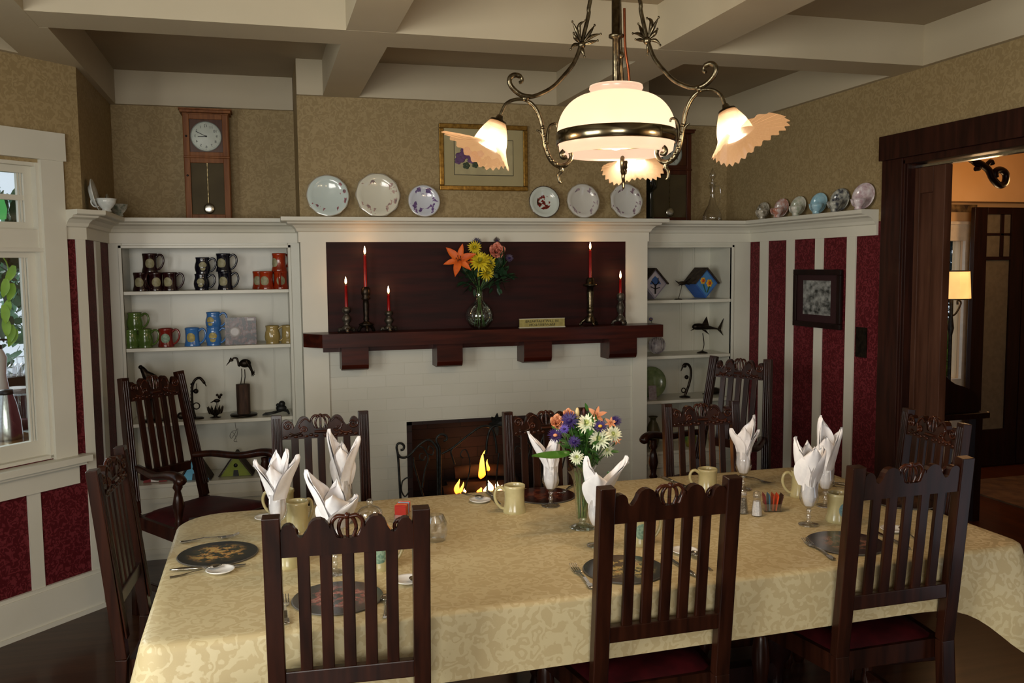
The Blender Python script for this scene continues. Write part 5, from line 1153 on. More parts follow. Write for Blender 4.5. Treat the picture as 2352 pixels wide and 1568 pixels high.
for i, (px, r, base, bl, kw, wv, nn, lab) in enumerate((
    (754, .110, '#c9d6d2', ['#a06a70', '#6a5560'], dict(th=.56), .012, 12, 'leftmost plate on the ledge, bluish white with small pink sprigs'),
    (869, .117, '#d9d6c4', ['#b89a90', '#8a7a78'], dict(th=.50), .02, 10, 'largest cream plate with a scalloped rim, second from left on the ledge'),
    (974, .088, '#cdd2dc', ['#7a6090', '#5a4a78'], dict(th=.48, lo=.45), .0, 0, 'small plate with purple flowers just left of the framed picture'),
    (1250, .090, '#ccd4cc', ['#7a2420', '#3a2a1c'], dict(th=.38, lo=-1, hi=.46), .012, 44, 'fluted plate with dark red and brown fruit in its centre'),
    (1339, .098, '#d2d0c8', ['#a8949c', '#8a8088'], dict(th=.50, lo=.66), .012, 14, 'white plate with a faint flowered rim under the lamp'),
    (1438, .100, '#cfcfca', ['#97808c', '#74646c'], dict(th=.50, lo=.64), .03, 9, 'deep plate with an openwork scalloped rim at the right of the row'))):
    p = aY(px, 490, YC-.05); disc_plate((p.x, YC-.052, ZL), r, plate_mat('plate_print_%d' % i, base, '#a8a090' if i != 3 else '#5a5048', bl, R0=r, **kw), lab, tilt=-9, wavy=wv, n=nn, grp='plates standing on the chimney ledge')
def cup_set(px, py, spx, spy, sr, col, lab, X=2.895, side='right', rz=R(-76), grp='teacups on the right ledge', cupd=.045, saucer_lab=None):
    m_ = col
    s = aX(spx, spy, X+(.035 if side == 'right' else -.03)); y = s.y if side == 'right' else max(s.y, 4.44)
    disc_plate((X+(.028 if side == 'right' else -.015), y, ZL), sr, m_, saucer_lab, cat='saucer', tilt=-12, rz=rz, grp=grp.replace('teacups', 'saucers'), name='saucer')
    c = aX(px, py, X-.03 if side == 'right' else X+.03); c.y = c.y if side == 'right' else max(c.y, y-.02); t = thing('teacup', lab, 'teacup', (X-.035 if side == 'right' else X+.035, c.y, ZL), R(200), grp)
    MB().lathe([(0, .001), (.016, .001), (.017, .006), (.014, .010), (.022, .018), (.031, .032), (.036, .048), (.034, .048), (.028, .030), (.018, .016), (0, .012)], 24, cap=False).build('body', m_, t)
    t.scale = (1.25,)*3 if side == 'left' else (1.1,)*3
    MB().tube(smooth_pts([(.032, 0, .042), (.048, 0, .044), (.050, 0, .03), (.040, 0, .018), (.026, 0, .020)], 4), .0026, 6).build('handle', m_, t)
def china(name, a, b): return mat(name, a, .15, 0, b, 45, coat=.4)
for (cx_, cy_, sx_, sy_, sr, m_, l1) in (
    (1752, 497, 1757, 478, .052, china('china_grey_flower', '#c4bdac', '#6a6250'), 'greenish flowered'),
    (1786, 493, 1799, 470, .056, china('china_copper', '#a8644a', '#c4b8b4'), 'copper orange'),
    (1829, 486, 1838, 468, .056, china('china_pale_flower', '#cfcbc0', '#9aa08a'), 'pale tall'),
    (1876, 484, 1885, 461, .058, china('china_blue', '#9fc0cc', '#86b0c0'), 'light blue'),
    (1918, 474, 1933, 456, .062, china('china_dark_flower', '#b8b8ac', '#3a3c44'), 'dark flowered'),
    (1973, 471, 1987, 451, .068, china('china_white_pink', '#dbd2d4', '#b49aa0'), 'white and pink')):
    cup_set(cx_, cy_, sx_, sy_, sr, m_, l1+' teacup on the right ledge', saucer_lab=l1+' saucer standing behind its cup on the right ledge')
for (cx_, cy_, sx_, sy_, sr, m_, l1) in ((218, 470, 200, 450, .075, china('china_white', '#d4d6d2', '#bfc4c0'), 'plain white'), (253, 480, 240, 460, .055, china('china_white_green', '#c8c8c0', '#6f7c70'), 'green edged')):
    cup_set(cx_, cy_, sx_, sy_, sr, m_, l1+' teacup on the left ledge', X=-.705, side='left', rz=R(90), grp='teacups on the left ledge', saucer_lab=l1+' saucer standing behind its cup on the left ledge')
def clock(pxl, pxr, pyt, pyb, dial, lab, wood, rz=0):
    Y = 5.14; a = aY(pxl, pyt, Y); c = aY(pxr, pyt, Y); w_ = (c.x-a.x); zt2 = a.z; z0 = ZL; hh = zt2-z0; xc = (a.x+c.x)/2
    t = thing('wall_clock', lab, 'clock', (xc, Y, z0)); hw = w_/2-.010
    def zz(f): return hh*(1-f)
    MB().box(-hw, hw, .02, .13, 0, hh-.02).build('case', wood, t, bev=.003)
    MB().box(-hw-.012, hw+.012, -.008, .135, hh-.022, hh-.008).box(-hw-.018, hw+.018, -.014, .138, hh-.008, hh).build('cornice', wood, t, bev=.002)
    zc_ = zz(.52-.10); zm = zz(.43)
    fr = MB()
    for z0_, z1_ in ((zm+.005, hh-.03), (.012, zm-.005)):
        fr.box(-hw+.004, -hw+.034, .004, .02, z0_, z1_); fr.box(hw-.034, hw-.004, .004, .02, z0_, z1_); fr.box(-hw+.034, hw-.034, .004, .02, z1_-.026, z1_); fr.box(-hw+.034, hw-.034, .004, .02, z0_, z0_+.022)
    fr.box(-hw, hw, .0, .02, zm-.005, zm+.005); fr.build('door', wood, t, bev=.002)
    MB().box(-hw+.034, hw-.034, .018, .021, zm+.02, hh-.05).build('dial_surround', woodm('clock_surround', '#54301c', '#42240f'), t)
    MB().box(-hw+.034, hw-.034, .019, .0205, .03, zm-.03).build('case_back', mat('clock_back_paper', '#54482f', .6, 0, '#463a24', 6), t)
    R1 = min(hw-.042, .080); zd = zz((dial[1]-pyt)/(pyb-pyt)); DM = mat('dial_white', '#c8cfc4', .4); Mx = Matrix.Translation((0, .0185, zd)) @ Matrix.Rotation(R(90), 4, 'X')
    MB().lathe([(0, .006), (R1*.96, .006), (R1, .004), (R1, 0)], 40, M=Mx, cap=False).build('dial', DM, t)
    MB().lathe([(R1, 0), (R1*1.04, .004), (R1*1.04, .008), (R1*.99, .008)], 40, M=Mx, cap=False).build('bezel', mat('dial_ring', '#8a9088', .4), t)
    ink = MB(); yd_ = .0115
    for k in range(60):
        a_ = 2*PI*k/60; r0 = R1*(.90 if k % 5 else .86); ink.bar((r0*math.sin(a_), yd_, zd+r0*math.cos(a_)), (R1*.93*math.sin(a_), yd_, zd+R1*.93*math.cos(a_)), .0008, .0004, (0, 1, 0))
    for ang, L_, w2_ in ((R(-64), R1*.74, .0035), (R(-93), R1*.55, .0045)):
        ink.bar((0, yd_-.001, zd), (L_*math.sin(ang), yd_-.001, zd+L_*math.cos(ang)), w2_, .001, (0, 1, 0))
    ink.ball((0, yd_-.001, zd), (.005, .002, .005), 10); ink.build('hands', BLACK, t)
    for k in range(1, 13):
        a_ = 2*PI*k/12; M = Matrix.Translation((-R1*.72*math.sin(a_), yd_, zd+R1*.72*math.cos(a_))) @ Matrix.Rotation(R(90), 4, 'X') @ Matrix.Diagonal((-1, 1, 1, 1))
        text_mesh(str(k), R1*.26, M, 'numeral', BLACK, t)
    MB().box(-.0022, .0022, .012, .015, .06, zm-.03).build('pendulum_rod', BRASSD, t)
    MB().ball((.003, .012, .066), (.029, .007, .029), 24).build('pendulum_bob', STEEL, t)
    MB().box(-hw+.034, hw-.034, .006, .0075, .034, zm-.031).build('door_glass', DULL, t)
    MB().ball((-hw+.018, .002, zm+.11), (.006, .005, .006), 10).build('door_knob', BLACK, t); MB().ball((-hw+.018, .002, zm-.10), (.006, .005, .006), 10).build('door_knob', BLACK, t)
clock(412, 528, 247, 497, (470, 308), 'oak pendulum clock on the ledge above the left bookcase', OAK)
clock(1487, 1594, 294, 508, (1541, 350), 'dark pendulum clock on the ledge above the right bookcase, behind the lamp', OAK2)
DKG = mat('dark_green_glass', '#1c2016', .08, 0, '#14170f', 10, coat=.6)
p = aY(1494, 500, 5.0); MB().lathe([(0, 0), (.030, 0), (.032, .006), (.024, .012), (.020, .03), (.021, .12), (.017, .17), (.022, .185), (.040, .20), (.042, .25), (.040, .285), (.036, .285), (.036, .21), (0, .20)], 24).build('hurricane_holder', DKG, None, loc=(p.x, 5.0, ZL), label='tall black green glass candle holder standing before the dark clock', cat='candle holder')
p = aY(1636, 505, 5.06); t = thing('decanter', 'clear glass decanter with stopper and handle on the ledge in the right corner', 'decanter', (p.x, 5.06, ZL))
MB().lathe([(0, .002), (.052, .002), (.060, .012), (.060, .035), (.048, .07), (.026, .11), (.016, .15), (.014, .20), (.020, .225), (.022, .232)], 24, cap=False).build('body', GLASS, t)
MB().lathe([(.012, .21), (.014, .236), (.026, .243), (.012, .25), (.008, .262), (.018, .28), (.020, .295), (.010, .315), (.003, .335), (0, .338)], 16).build('stopper', GLASS, t)
MB().tube(smooth_pts([(.018, 0, .22), (.045, 0, .225), (.056, 0, .18), (.050, 0, .12), (.034, 0, .095)], 5), .0045, 8).build('handle', GLASS, t)
# framed still life on the chimney breast
a, c = aY(1008, 282, YC-.02), aY(1213, 439, YC-.02); xc, zc = (a.x+c.x)/2, (a.z+c.z)/2; hw, hh = (c.x-a.x)/2, (a.z-c.z)/2
t = thing('framed_picture', 'gilt framed print of violet flowers hanging above the mantel ledge', 'picture', (xc, YC-.022, zc)); fr = MB(); w_ = .026
fr.box(-hw, hw, 0, .02, hh-w_, hh); fr.box(-hw, hw, 0, .02, -hh, -hh+w_); fr.box(-hw, -hw+w_, 0, .02, -hh+w_, hh-w_); fr.box(hw-w_, hw, 0, .02, -hh+w_, hh-w_); fr.build('frame', GOLD, t, bev=.004)
MB().box(-hw+w_, hw-w_, .008, .014, -hh+w_, hh-w_).build('mat_board', mat('mat_board', '#a89c74', .7, 0, '#a0946c', 4), t)
i1, i2 = hw-.085, hh-.085; MB().box(-i1-.003, i1+.003, .0068, .008, -i2-.003, i2+.003).build('mat_line', BLACK, t); MB().box(-i1, i1, .006, .0072, -i2, i2).build('print', mat('print_paper', '#b3a880', .7), t)
VIO = [c_('painted_violet', '#6a4a74', '#5a3a60'), c_('painted_crimson', '#7a2440', '#642038'), c_('painted_green', '#3a4a30', '#2e3c28')]
for k, (m_, pts) in enumerate(((VIO[0], [(-.13, 0, .034), (-.10, .025, .036), (-.07, -.01, .028), (-.145, -.02, .022), (-.02, .02, .022)]), (VIO[1], [(-.055, .012, .026), (-.035, -.008, .02)]), (VIO[2], [(0, -.03, .03), (.03, -.03, .028), (.07, -.025, .028), (-.10, -.045, .022), (.02, -.01, .022), (.11, -.035, .02), (-.05, -.04, .02)]))):
    mb = MB()
    for (x, z_, r_) in pts:
        for j in range(5): mb.ball((x+r_*.5*math.cos(j*1.26), .0058, z_+r_*.5*math.sin(j*1.26)), (r_*.5, .0008, r_*.42), 8)
    mb.build('painted_flowers' if k < 2 else 'painted_leaves', m_, t)
MB().prism([(-.01, -.055), (.015, -.03), (.02, -.035), (-.005, -.06)], .005, .006, lambda a_, b_, d: (a_, d, b_)).build('painted_ribbon', mat('painted_ribbon', '#8a8a5a', .6), t)
# framed photograph on the striped wall
cx4 = [aX(x, y, XR-.02) for x, y in ((1824, 620), (1932, 622), (1824, 748), (1932, 752))]
yc_ = sum(v.y for v in cx4)/4; zc = sum(v.z for v in cx4)/4; hy = abs(cx4[0].y-cx4[1].y)/2; hz = abs(cx4[0].z-cx4[2].z)/2
t = thing('framed_photograph', 'dark framed black and white photograph on the red striped wall', 'picture', (XR-.010, yc_, zc), R(-90)); fr = MB(); w_ = .03
fr.box(-hy, hy, -.02, 0, hz-w_, hz); fr.box(-hy, hy, -.02, 0, -hz, -hz+w_); fr.box(-hy, -hy+w_, -.02, 0, -hz+w_, hz-w_); fr.box(hy-w_, hy, -.02, 0, -hz+w_, hz-w_); fr.build('frame', DARKW, t, bev=.003)
MB().box(-hy+w_, hy-w_, -.010, -.004, -hz+w_, hz-w_).build('mat_board', mat('maroon_mat_board', '#2a0c10', .7), t)
PH = mat('old_photograph', '#2c2e2c', .4, 0, '#9a9c98', 24, detail=8, stretch=(1, 1, 1.4)); MB().box(-hy*.58, hy*.58, -.012, -.010, -hz*.56, hz*.62).build('photograph', PH, t)
a, c = aX(1968, 750, XR), aX(1991, 822, XR); MB().box(XR-.006, XR-.0005, c.y, a.y, c.z, a.z).build('light_switch', BRONZE, None, loc=((XR-.003), (a.y+c.y)/2, (a.z+c.z)/2), world=True, label='dark push button switch plate beside the doorway', cat='switch')
# ================================================================ CANDLES, PLAQUE
REDW = mat('red_wax', '#a01410', .3, 0, '#8a100c', 30); FLAME = glowm('candle_flame', '#fff2c8', 9, '#ff9a3c')
def candle(px, yb_, yh, yc2, yf, style, lab, cl_, mt, Y=YC-.085):
    p = aY(px, yb_, Y); k = Y/FPX; hh = (yb_-yh)*k; t = thing('candlestick', lab, 'candlestick', (p.x, Y, MZ), group='metal candlesticks on the mantel'); t.scale = (1.3, 1.3, 1)
    s = hh
    if style == 'plain': pr = [(.012, .10*s), (.024, .14*s), (.030, .17*s), (.012, .22*s), (.009, .25*s), (.012, .28*s), (.010, .32*s), (.012, .62*s), (.010, .70*s), (.018, .74*s), (.012, .78*s), (.017, .84*s), (.017, .95*s), (.011, s)]
    elif style == 'tall': pr = [(.020, .06*s), (.026, .10*s), (.014, .20*s), (.012, .27*s), (.018, .32*s), (.014, .36*s), (.012, .40*s), (.016, .68*s), (.014, .80*s), (.030, .83*s), (.031, .86*s), (.018, .88*s), (.018, .96*s), (.012, s)]
    else: pr = [(.018, .12*s), (.020, .20*s), (.011, .28*s), (.009, .34*s), (.016, .45*s), (.018, .55*s), (.011, .68*s), (.008, .74*s), (.016, .80*s), (.017, .94*s), (.011, s)]
    MB().lathe(pr, 16, rf=lambda a, r, z_: (r*(1+.07*math.cos(6*a)), z_)).build('column', mt, t)
    for j in range(3):
        a = 2*PI*j/3+.5; d = Vector((math.cos(a), math.sin(a), 0)); q = .042 if style == 'tall' else .034
        MB().tube(smooth_pts([d*.008+Vector((0, 0, .16*s)), d*.022+Vector((0, 0, .12*s)), d*q*.9+Vector((0, 0, .018)), d*q+Vector((0, 0, .005)), d*(q+.006)+Vector((0, 0, .009))], 4), [.010, .005], 8).build('foot', mt, t)
    c0 = Vector((p.x, Y, MZ+hh)); ch_h = (yh-yc2)*k; t = thing('candle', cl_, 'candle', tuple(c0), group='red taper candles on the mantel')
    MB().lathe([(.0085, -.004), (.0085, 0), (.0072, ch_h*.97), (.0085, ch_h*.985), (.005, ch_h), (0, ch_h-.002)], 16).build('wax', REDW, t)
    MB().tube([(0, 0, ch_h-.002), (0, 0, ch_h+.008)], .0008, 5).build('wick', BLACK, t)
    fh = (yc2-yf)*k; MB().lathe([(0, 0), (.004, fh*.12), (.0062, fh*.32), (.005, fh*.58), (.0022, fh*.85), (0, fh)], 14, M=Matrix.Translation((0, 0, ch_h+.004))).build('flame', FLAME, t)
    point('candle_light', (c0.x, c0.y-.004, c0.z+ch_h+.03), .22, (1, .45, .15), .012)
candle(797, 762, 704, 655, 637, 'bud', 'short grey candlestick at the far left of the mantel', 'lit red candle second tallest on the left of the mantel', PEWTER)
candle(842, 760, 657, 586, 566, 'plain', 'tall bronze candlestick with a slender column on the left of the mantel', 'tallest lit red candle on the left of the mantel', BRONZE)
candle(894, 760, 713, 676, 657, 'bud', 'shortest grey candlestick, right of the tall one on the left of the mantel', 'shortest lit red candle on the left of the mantel', PEWTER)
candle(1356, 745, 628, 562, 543, 'tall', 'tall brass coloured candlestick with a drip pan on the right of the mantel', 'highest lit red candle, on the right of the mantel', BRASSD)
candle(1425, 743, 665, 632, 612, 'bud', 'short pewter candlestick at the right end of the mantel', 'short lit red candle at the right end of the mantel', PEWTER)
a, c = aY(1193, 729, YC-.13), aY(1297, 750, YC-.13); hw = (c.x-a.x)/2; t = thing('sign_plate', 'small brass sign with engraved lettering standing on the mantel', 'sign', ((a.x+c.x)/2, YC-.13, MZ))
PLQ = mat('sign_brass', '#b5a968', .35, .4, '#9c9156', 30); h_ = .050
MB().box(-hw, hw, 0, .006, .003, h_).build('plate', PLQ, t); MB().box(-hw-.002, hw+.002, -.004, .014, 0, .004).box(-hw-.001, hw+.001, -.001, .007, h_-.003, h_).build('rim', mat('sign_edge', '#e4dfc8', .3, .3), t)
text_mesh('BREAKFAST WILL BE', .0215, Matrix.Translation((0, -.0006, .034)) @ Matrix.Rotation(R(90), 4, 'X') @ Matrix.Diagonal((1.0, .85, 1, 1)), 'lettering', BLACK, t)
text_mesh('\u0418\u041e\u042f\u0410\u042f\u042f\u0410\u0427\u0410\u041c', .0215, Matrix.Translation((0, -.0006, .014)) @ Matrix.Rotation(R(90), 4, 'X') @ Matrix.Diagonal((1.0, .85, 1, 1)), 'lettering', BLACK, t)
# ================================================================ FIRE AND SCREEN
LOGF = mat('charred_log', '#1c120d', .9, 0, '#2f1a10', 14, .9)
for i, (x0, y0, z0, x1, y1, z1, r_, lab) in enumerate(((.98, 5.02, .22, 1.42, 5.0, .235, .045, 'charred log at the front of the fireplace grate'), (1.02, 5.11, .22, 1.46, 5.12, .22, .05, 'charred log at the back of the fireplace grate'), (1.07, 5.10, .32, 1.40, 5.03, .33, .038, 'charred log lying across the other two logs'))):
    MB().tube(smooth_pts([(x0, y0, z0), ((x0+x1)/2, (y0+y1)/2+.01, (z0+z1)/2+.008), (x1, y1, z1)], 5), [r_*1.05]*5+[r_*.95]*6, 12).build('fire_log', LOGF, None, loc=((x0+x1)/2, (y0+y1)/2, (z0+z1)/2), world=True, label=lab, cat='log', group='logs in the fireplace')
gt = MB()
for k in range(7): x = .98+k*.075; gt.tube([(x, 4.93, .24), (x, 4.94, .16), (x, 5.17, .16), (x, 5.18, .20)], .007, 6)
for y in (4.96, 5.15): gt.tube([(.96, y, .155), (1.45, y, .155)], .008, 6); gt.tube([(.98, y, .155), (.98, y, .021)], .009, 6); gt.tube([(1.43, y, .155), (1.43, y, .021)], .009, 6)
gt.build('fire_grate', IRON, None, loc=(1.2, 5.05, .02), world=True, label='black iron grate holding the logs in the fireplace', cat='grate')
FL2 = glowm('fire_flame', '#ffc040', 5.5, '#ff5a10'); FL3 = glowm('hot_flame', '#ffe9b0', 8, '#ff8a20')
t = thing('fire', 'orange fire burning among the logs in the fireplace', 'fire', (1.17, 5.0, .20)); o_ = Vector(t.location)
def flame(px, yb_, yt_, wpx, m_, Y=4.97, lean=0, seed=1):
    rnd = random.Random(seed); a = aY(px, yb_, Y); k = Y/FPX; hh = (yb_-yt_)*k; w_ = wpx*k/2
    def fn(u, v):
        an = 2*PI*u; r = w_*(math.sin(PI*(v**.62))**.9 if v < 1 else 0)*(1+.15*math.sin(3*an+seed)); r = r*(1-.35*v)
        return (a.x+r*math.cos(an)+lean*k*v+w_*.6*math.sin(v*5+seed)*v, Y+.45*r*math.sin(an), a.z+hh*v)
    mb = MB().grid(fn, 12, 16, closeu=True)
    for i in range(len(mb.v)): mb.v[i] = mb.v[i]-o_
    mb.build('flame', m_, t)
for q in ((1104, 1100, 1030, 22, FL2, 4.96, 14, 1), (1122, 1082, 1052, 9, FL2, 4.97, -4, 2), (1050, 1135, 1098, 15, FL2, 4.94, 2, 3), (1058, 1133, 1105, 9, FL2, 4.95, 6, 4), (1116, 1132, 1106, 16, FL3, 4.93, 5, 5), (1128, 1130, 1100, 14, FL3, 4.95, -3, 6), (1142, 1132, 1104, 18, FL3, 4.94, 4, 7), (1150, 1133, 1112, 14, FL3, 4.95, 3, 8), (1068, 1132, 1118, 8, FL3, 4.93, 0, 9), (1102, 1132, 1118, 14, FL2, 4.92, 0, 10)): flame(*q)
point('fire_light', (1.18, 4.99, .40), .9, (1, .38, .10), .05)
Ys = 4.66; b = Vector((1.18, Ys, 0)); t = thing('fire_screen', 'black wrought iron scrolled fire screen standing before the hearth', 'fire screen', tuple(b))
def scr(pts, r, nm='scroll', Y=Ys, k=4):
    mb = MB().tube(smooth_pts([aY(x, y, Y)-b for x, y in pts], k), r, 8); mb.build(nm, IRON, t)
def fsc(px, py): return aY(px, py, Ys)-b
xm_ = 1.185
# left wing: post with a curl, sweeping top, inner scrolls; then mirrored for the right wing
WING = [([(920, 1150), (917, 1090), (914, 1045), (911, 1028), (914, 1019), (922, 1018), (928, 1024), (926, 1032), (920, 1033)], .0065),
        ([(914, 1043), (921, 1050), (935, 1049), (948, 1038), (965, 1020), (985, 1010), (1001, 1024), (1005, 1045), (1006, 1145)], .0065),
        ([(1011, 1150), (1011, 1060), (1010, 1030), (1003, 1015), (1004, 1004), (1014, 997), (1025, 1001), (1026, 1010), (1019, 1012)], .0065),
        ([(974, 1145), (962, 1105), (952, 1070), (950, 1050)], .005), ([(970, 1120), (976, 1080), (984, 1055), (980, 1040), (972, 1028), (962, 1025)], .005),
        ([(978, 1048), (972, 1057), (964, 1052), (966, 1042), (972, 1042)], .004), ([(984, 1042), (994, 1044), (995, 1030), (986, 1024), (983, 1034)], .004),
        ([(924, 1105), (932, 1098), (940, 1096)], .004), ([(924, 1105), (922, 1125), (930, 1140), (940, 1128)], .004)]
CEN = [([(1015, 1042), (1040, 1028), (1065, 1008), (1095, 985), (1115, 978), (1130, 985), (1138, 1010), (1141, 1040)], .0065),
       ([(1048, 1020), (1036, 1036), (1040, 1052), (1044, 1066)], .005), ([(1068, 1125), (1080, 1070), (1072, 1035), (1062, 1035), (1058, 1046), (1064, 1052)], .0035),
       ([(1146, 1040), (1141, 1090), (1140, 1145)], .0045)]
for pts, r_ in WING+CEN:
    P_ = [aY(x, y, Ys) for x, y in pts]
    for s in (0, 1):
        Q_ = [Vector(((2*xm_-p.x) if s else p.x, Ys, max(.004, p.z))) - b for p in P_]
        MB().tube(smooth_pts(Q_, 4), r_, 8).build('scroll', IRON, t)
lf = MB()
for k, (dx, dz, L_) in enumerate(((0, 1, .07), (-.5, .8, .06), (.5, .8, .06), (-.9, .2, .05), (.9, .2, .05), (0, -1, .06))): petal(lf, aY(1140, 975, Ys)-b, Vector((dx, -.1, dz)), Vector((0, -1, 0)), L_, .012, .2)
lf.build('leaf_finial', IRON, t)
for x in (aY(920, 1150, Ys).x, 2*xm_-aY(920, 1150, Ys).x, aY(1009, 1150, Ys).x, 2*xm_-aY(1009, 1150, Ys).x): MB().tube([Vector((x, Ys, aY(960, 1140, Ys).z))-b, Vector((x, Ys, .004))-b], .0065, 8).build('post', IRON, t); MB().tube([Vector((x, Ys-.08, .006))-b, Vector((x, Ys+.05, .006))-b], .006, 8).build('foot', IRON, t)
# ================================================================ CHANDELIER
CX, CY = 1.03, 2.5
t = thing('chandelier', 'antique brass chandelier with a white dome shade and three glass flower shades', 'chandelier', (CX, CY, ZC))
o_ = Vector((CX, CY, ZC)); BR = BRASSD
def zc_at(py): return aY(1415, py, CY).z-ZC
zt1, zr0, zr1, zbt = zc_at(207), zc_at(305), zc_at(330), zc_at(345)
MB().lathe([(0, 0), (.065, 0), (.06, -.02), (.02, -.035), (.015, -.05)], 24).build('ceiling_rose', BR, t)
MB().lathe([(.013, -.03), (.013, zc_at(78)), (.022, zc_at(80)), (.022, zc_at(86)), (.011, zc_at(90)), (.011, zt1+.01)], 16).build('stem', BR, t)
MB().tube(smooth_pts([(.022, -.01, zc_at(20)), (.024, -.012, zc_at(110)), (.034, -.012, zc_at(160)), (.040, -.01, zt1)], 4), .004, 6).build('chain', mat('copper_rod', '#8a4a2c', .35, .9), t)
OPAL = litglass('opal_glass', '#ffcfae', .72, .05)
def z_of(r): return 0
Rr = .176
dome = [(.074, zt1+.010), (.078, zt1+.012), (.080, zt1+.004), (.073, zt1-.008)] + [(.075+.1005*math.sin(R(q_)), zr0+(zt1-.013-zr0)*math.cos(R(q_))) for q_ in range(6, 91, 7)]
MB().lathe(dome, 48, cap=False).build('dome_shade', OPAL, t)
MB().lathe([(.1765, zr0+.003), (.1795, zr0), (.1795, zr1), (.1765, zr1-.003), (.173, zr1), (.173, zr0), (.1765, zr0+.003)], 48, cap=False).build('metal_band', mat('polished_band', '#8d8268', .18, 1, '#6f6650', 8), t)
MB().lathe([(.172, zr1+.004), (.168, zbt-.004), (.155, zbt-.014), (.153, zbt-.013), (.166, zbt), (.170, zr1+.004)], 48, cap=False).build('lower_rim', OPAL, t)
MB().ball((0, 0, zr1+.02), (.032, .032, .04), 18).build('bulb', glowm('warm_bulb', '#fff0cc', 4), t); MB().lathe([(.018, zt1-.02), (.018, zr1+.05)], 14).build('socket', BR, t)
point('dome_lamp', (CX, CY, ZC+zr1-.03), 8, (1.0, .70, .42), .05)
UP = [(1358, -45), (1356, 0), (1352, 33), (1340, 83), (1334, 105), (1318, 145), (1289, 181), (1267, 202), (1238, 217), (1217, 222), (1195, 217), (1177, 202), (1170, 188), (1173, 177), (1184, 172), (1197, 177), (1199, 186), (1193, 190)]
LOW = [(1147, 271), (1154, 253), (1163, 238), (1181, 229), (1206, 229), (1228, 246), (1242, 275), (1249, 311), (1255, 343), (1267, 369), (1285, 381), (1303, 376), (1312, 361), (1308, 348), (1297, 345), (1289, 354), (1293, 362), (1301, 360)]
def rz_(pts): 
    out = []
    for x, y in pts: q = aY(x, y, CY); out.append((CX-q.x, q.z-ZC))
    return out
FR = litglass('frosted_flower_glass', '#ffb878', .42, .42)
for i, ang in enumerate((R(180), R(-57), R(60))):
    d = Vector((math.cos(ang), math.sin(ang), 0)); q = Vector((-d.y, d.x, 0))
    def f(p, off=0): return d*p[0]+q*off+Vector((0, 0, min(p[1], -.005)))
    u_ = rz_(UP); u_[0] = (.018, -.06)
    arm = MB(); arm.tube(smooth_pts([f(p) for p in u_], 4), [.0062]*36+[.0075]*24+[.005]*9, 8); a_o = arm.build('arm', BR, t)
    l_ = rz_(LOW); low = MB(); low.tube(smooth_pts([f(p) for p in l_], 4), [.005]*18+[.0065]*10+[.008]*16+[.0065]*25, 8, flat=1.0)
    for k in range(14):  # twisted leaf texture on the lower arm
        p0 = smooth_pts([f(p) for p in l_], 4)[26+k*1]; low.ball(p0+q*.004*(-1)**k, .0065, 6)
    low.tube(smooth_pts([f(p) for p in rz_([(1285, 381), (1290, 392), (1283, 402), (1284, 416), (1288, 420)])], 4), [.007, .003], 7)
    low.tube(smooth_pts([f(p) for p in rz_([(1257, 330), (1258, 305), (1264, 288), (1276, 284), (1279, 292)])], 4), [.005, .003], 7)
    low.tube(smooth_pts([f(p) for p in rz_([(1250, 318), (1240, 303), (1232, 299)])], 3), [.005, .002], 6)
    low.ball(f(rz_([(1207, 226)])[0]), (.012, .008, .010), 8); low.build('lower_arm', BR, t)
    lv = MB(); c0 = rz_([(1336, 103)])[0]
    for tip, mid_ in (((1312, 52), (1324, 75)), ((1341, 50), (1328, 62)), ((1377, 80), (1357, 85)), ((1363, 60), (1352, 78)), ((1308, 115), (1318, 104)), ((1340, 132), (1336, 118)), ((1370, 95), (1356, 98)), ((1315, 78), (1320, 88))):
        for off in (0,): lv.tube(smooth_pts([f(c0), f(rz_([mid_])[0], .006), f(rz_([tip])[0], .010)], 4), [.003, .003, .0035, .0055, .006, .005, .0035, .002, .001], 6); lv.ball(f(rz_([tip])[0], .010), (.0035, .003, .004), 6)
    lv.ball(f(c0), .012, 10); lv.build('leaf_spray', BR, a_o)
    # shade: flower shaped frosted glass bell tipped outwards
    n0 = f(rz_([(1146, 274)])[0]); axd = (d*.36+Vector((0, 0, -1))*.93).normalized(); ux = (d-axd*d.dot(axd)).normalized(); uy = axd.cross(ux)
    def SP(a, r, l): return n0+ux*(r*math.cos(a))+uy*(r*math.sin(a))+axd*l
    cap = MB(); cap.tube([n0-axd*.012, n0, n0+axd*.004, n0+axd*.020], [.008, .012, .024, .026], 16); cap.build('shade_holder', BR, t)
    def bell(u, v):
        a = 2*PI*u; l = .010+.110*v
        r = .025+.024*math.sin(min(1, v*1.5)*PI/2); fl_ = max(0, (v-.62)/.38)
        outw = .5+.5*math.cos(a); r += fl_**1.2*(.026+.064*outw**1.3); l += fl_*(-.030*outw**2+.004*(1-outw))
        r *= 1+.035*math.cos(26*a)*fl_; l += .004*math.cos(26*a)*fl_; l += .010*fl_**2*math.cos(3*a+1)
        return SP(a, r, l)
    MB().grid(bell, 120, 22, closeu=True).build('flower_shade', FR, t)
    MB().ball(tuple(n0+axd*.06), .019, 14).build('bulb', glowm('flower_bulb', '#fff2d0', 14), t)
    lp = o_+n0+axd*.085; point('flower_lamp', tuple(lp), 4, (1.0, .72, .45), .02)
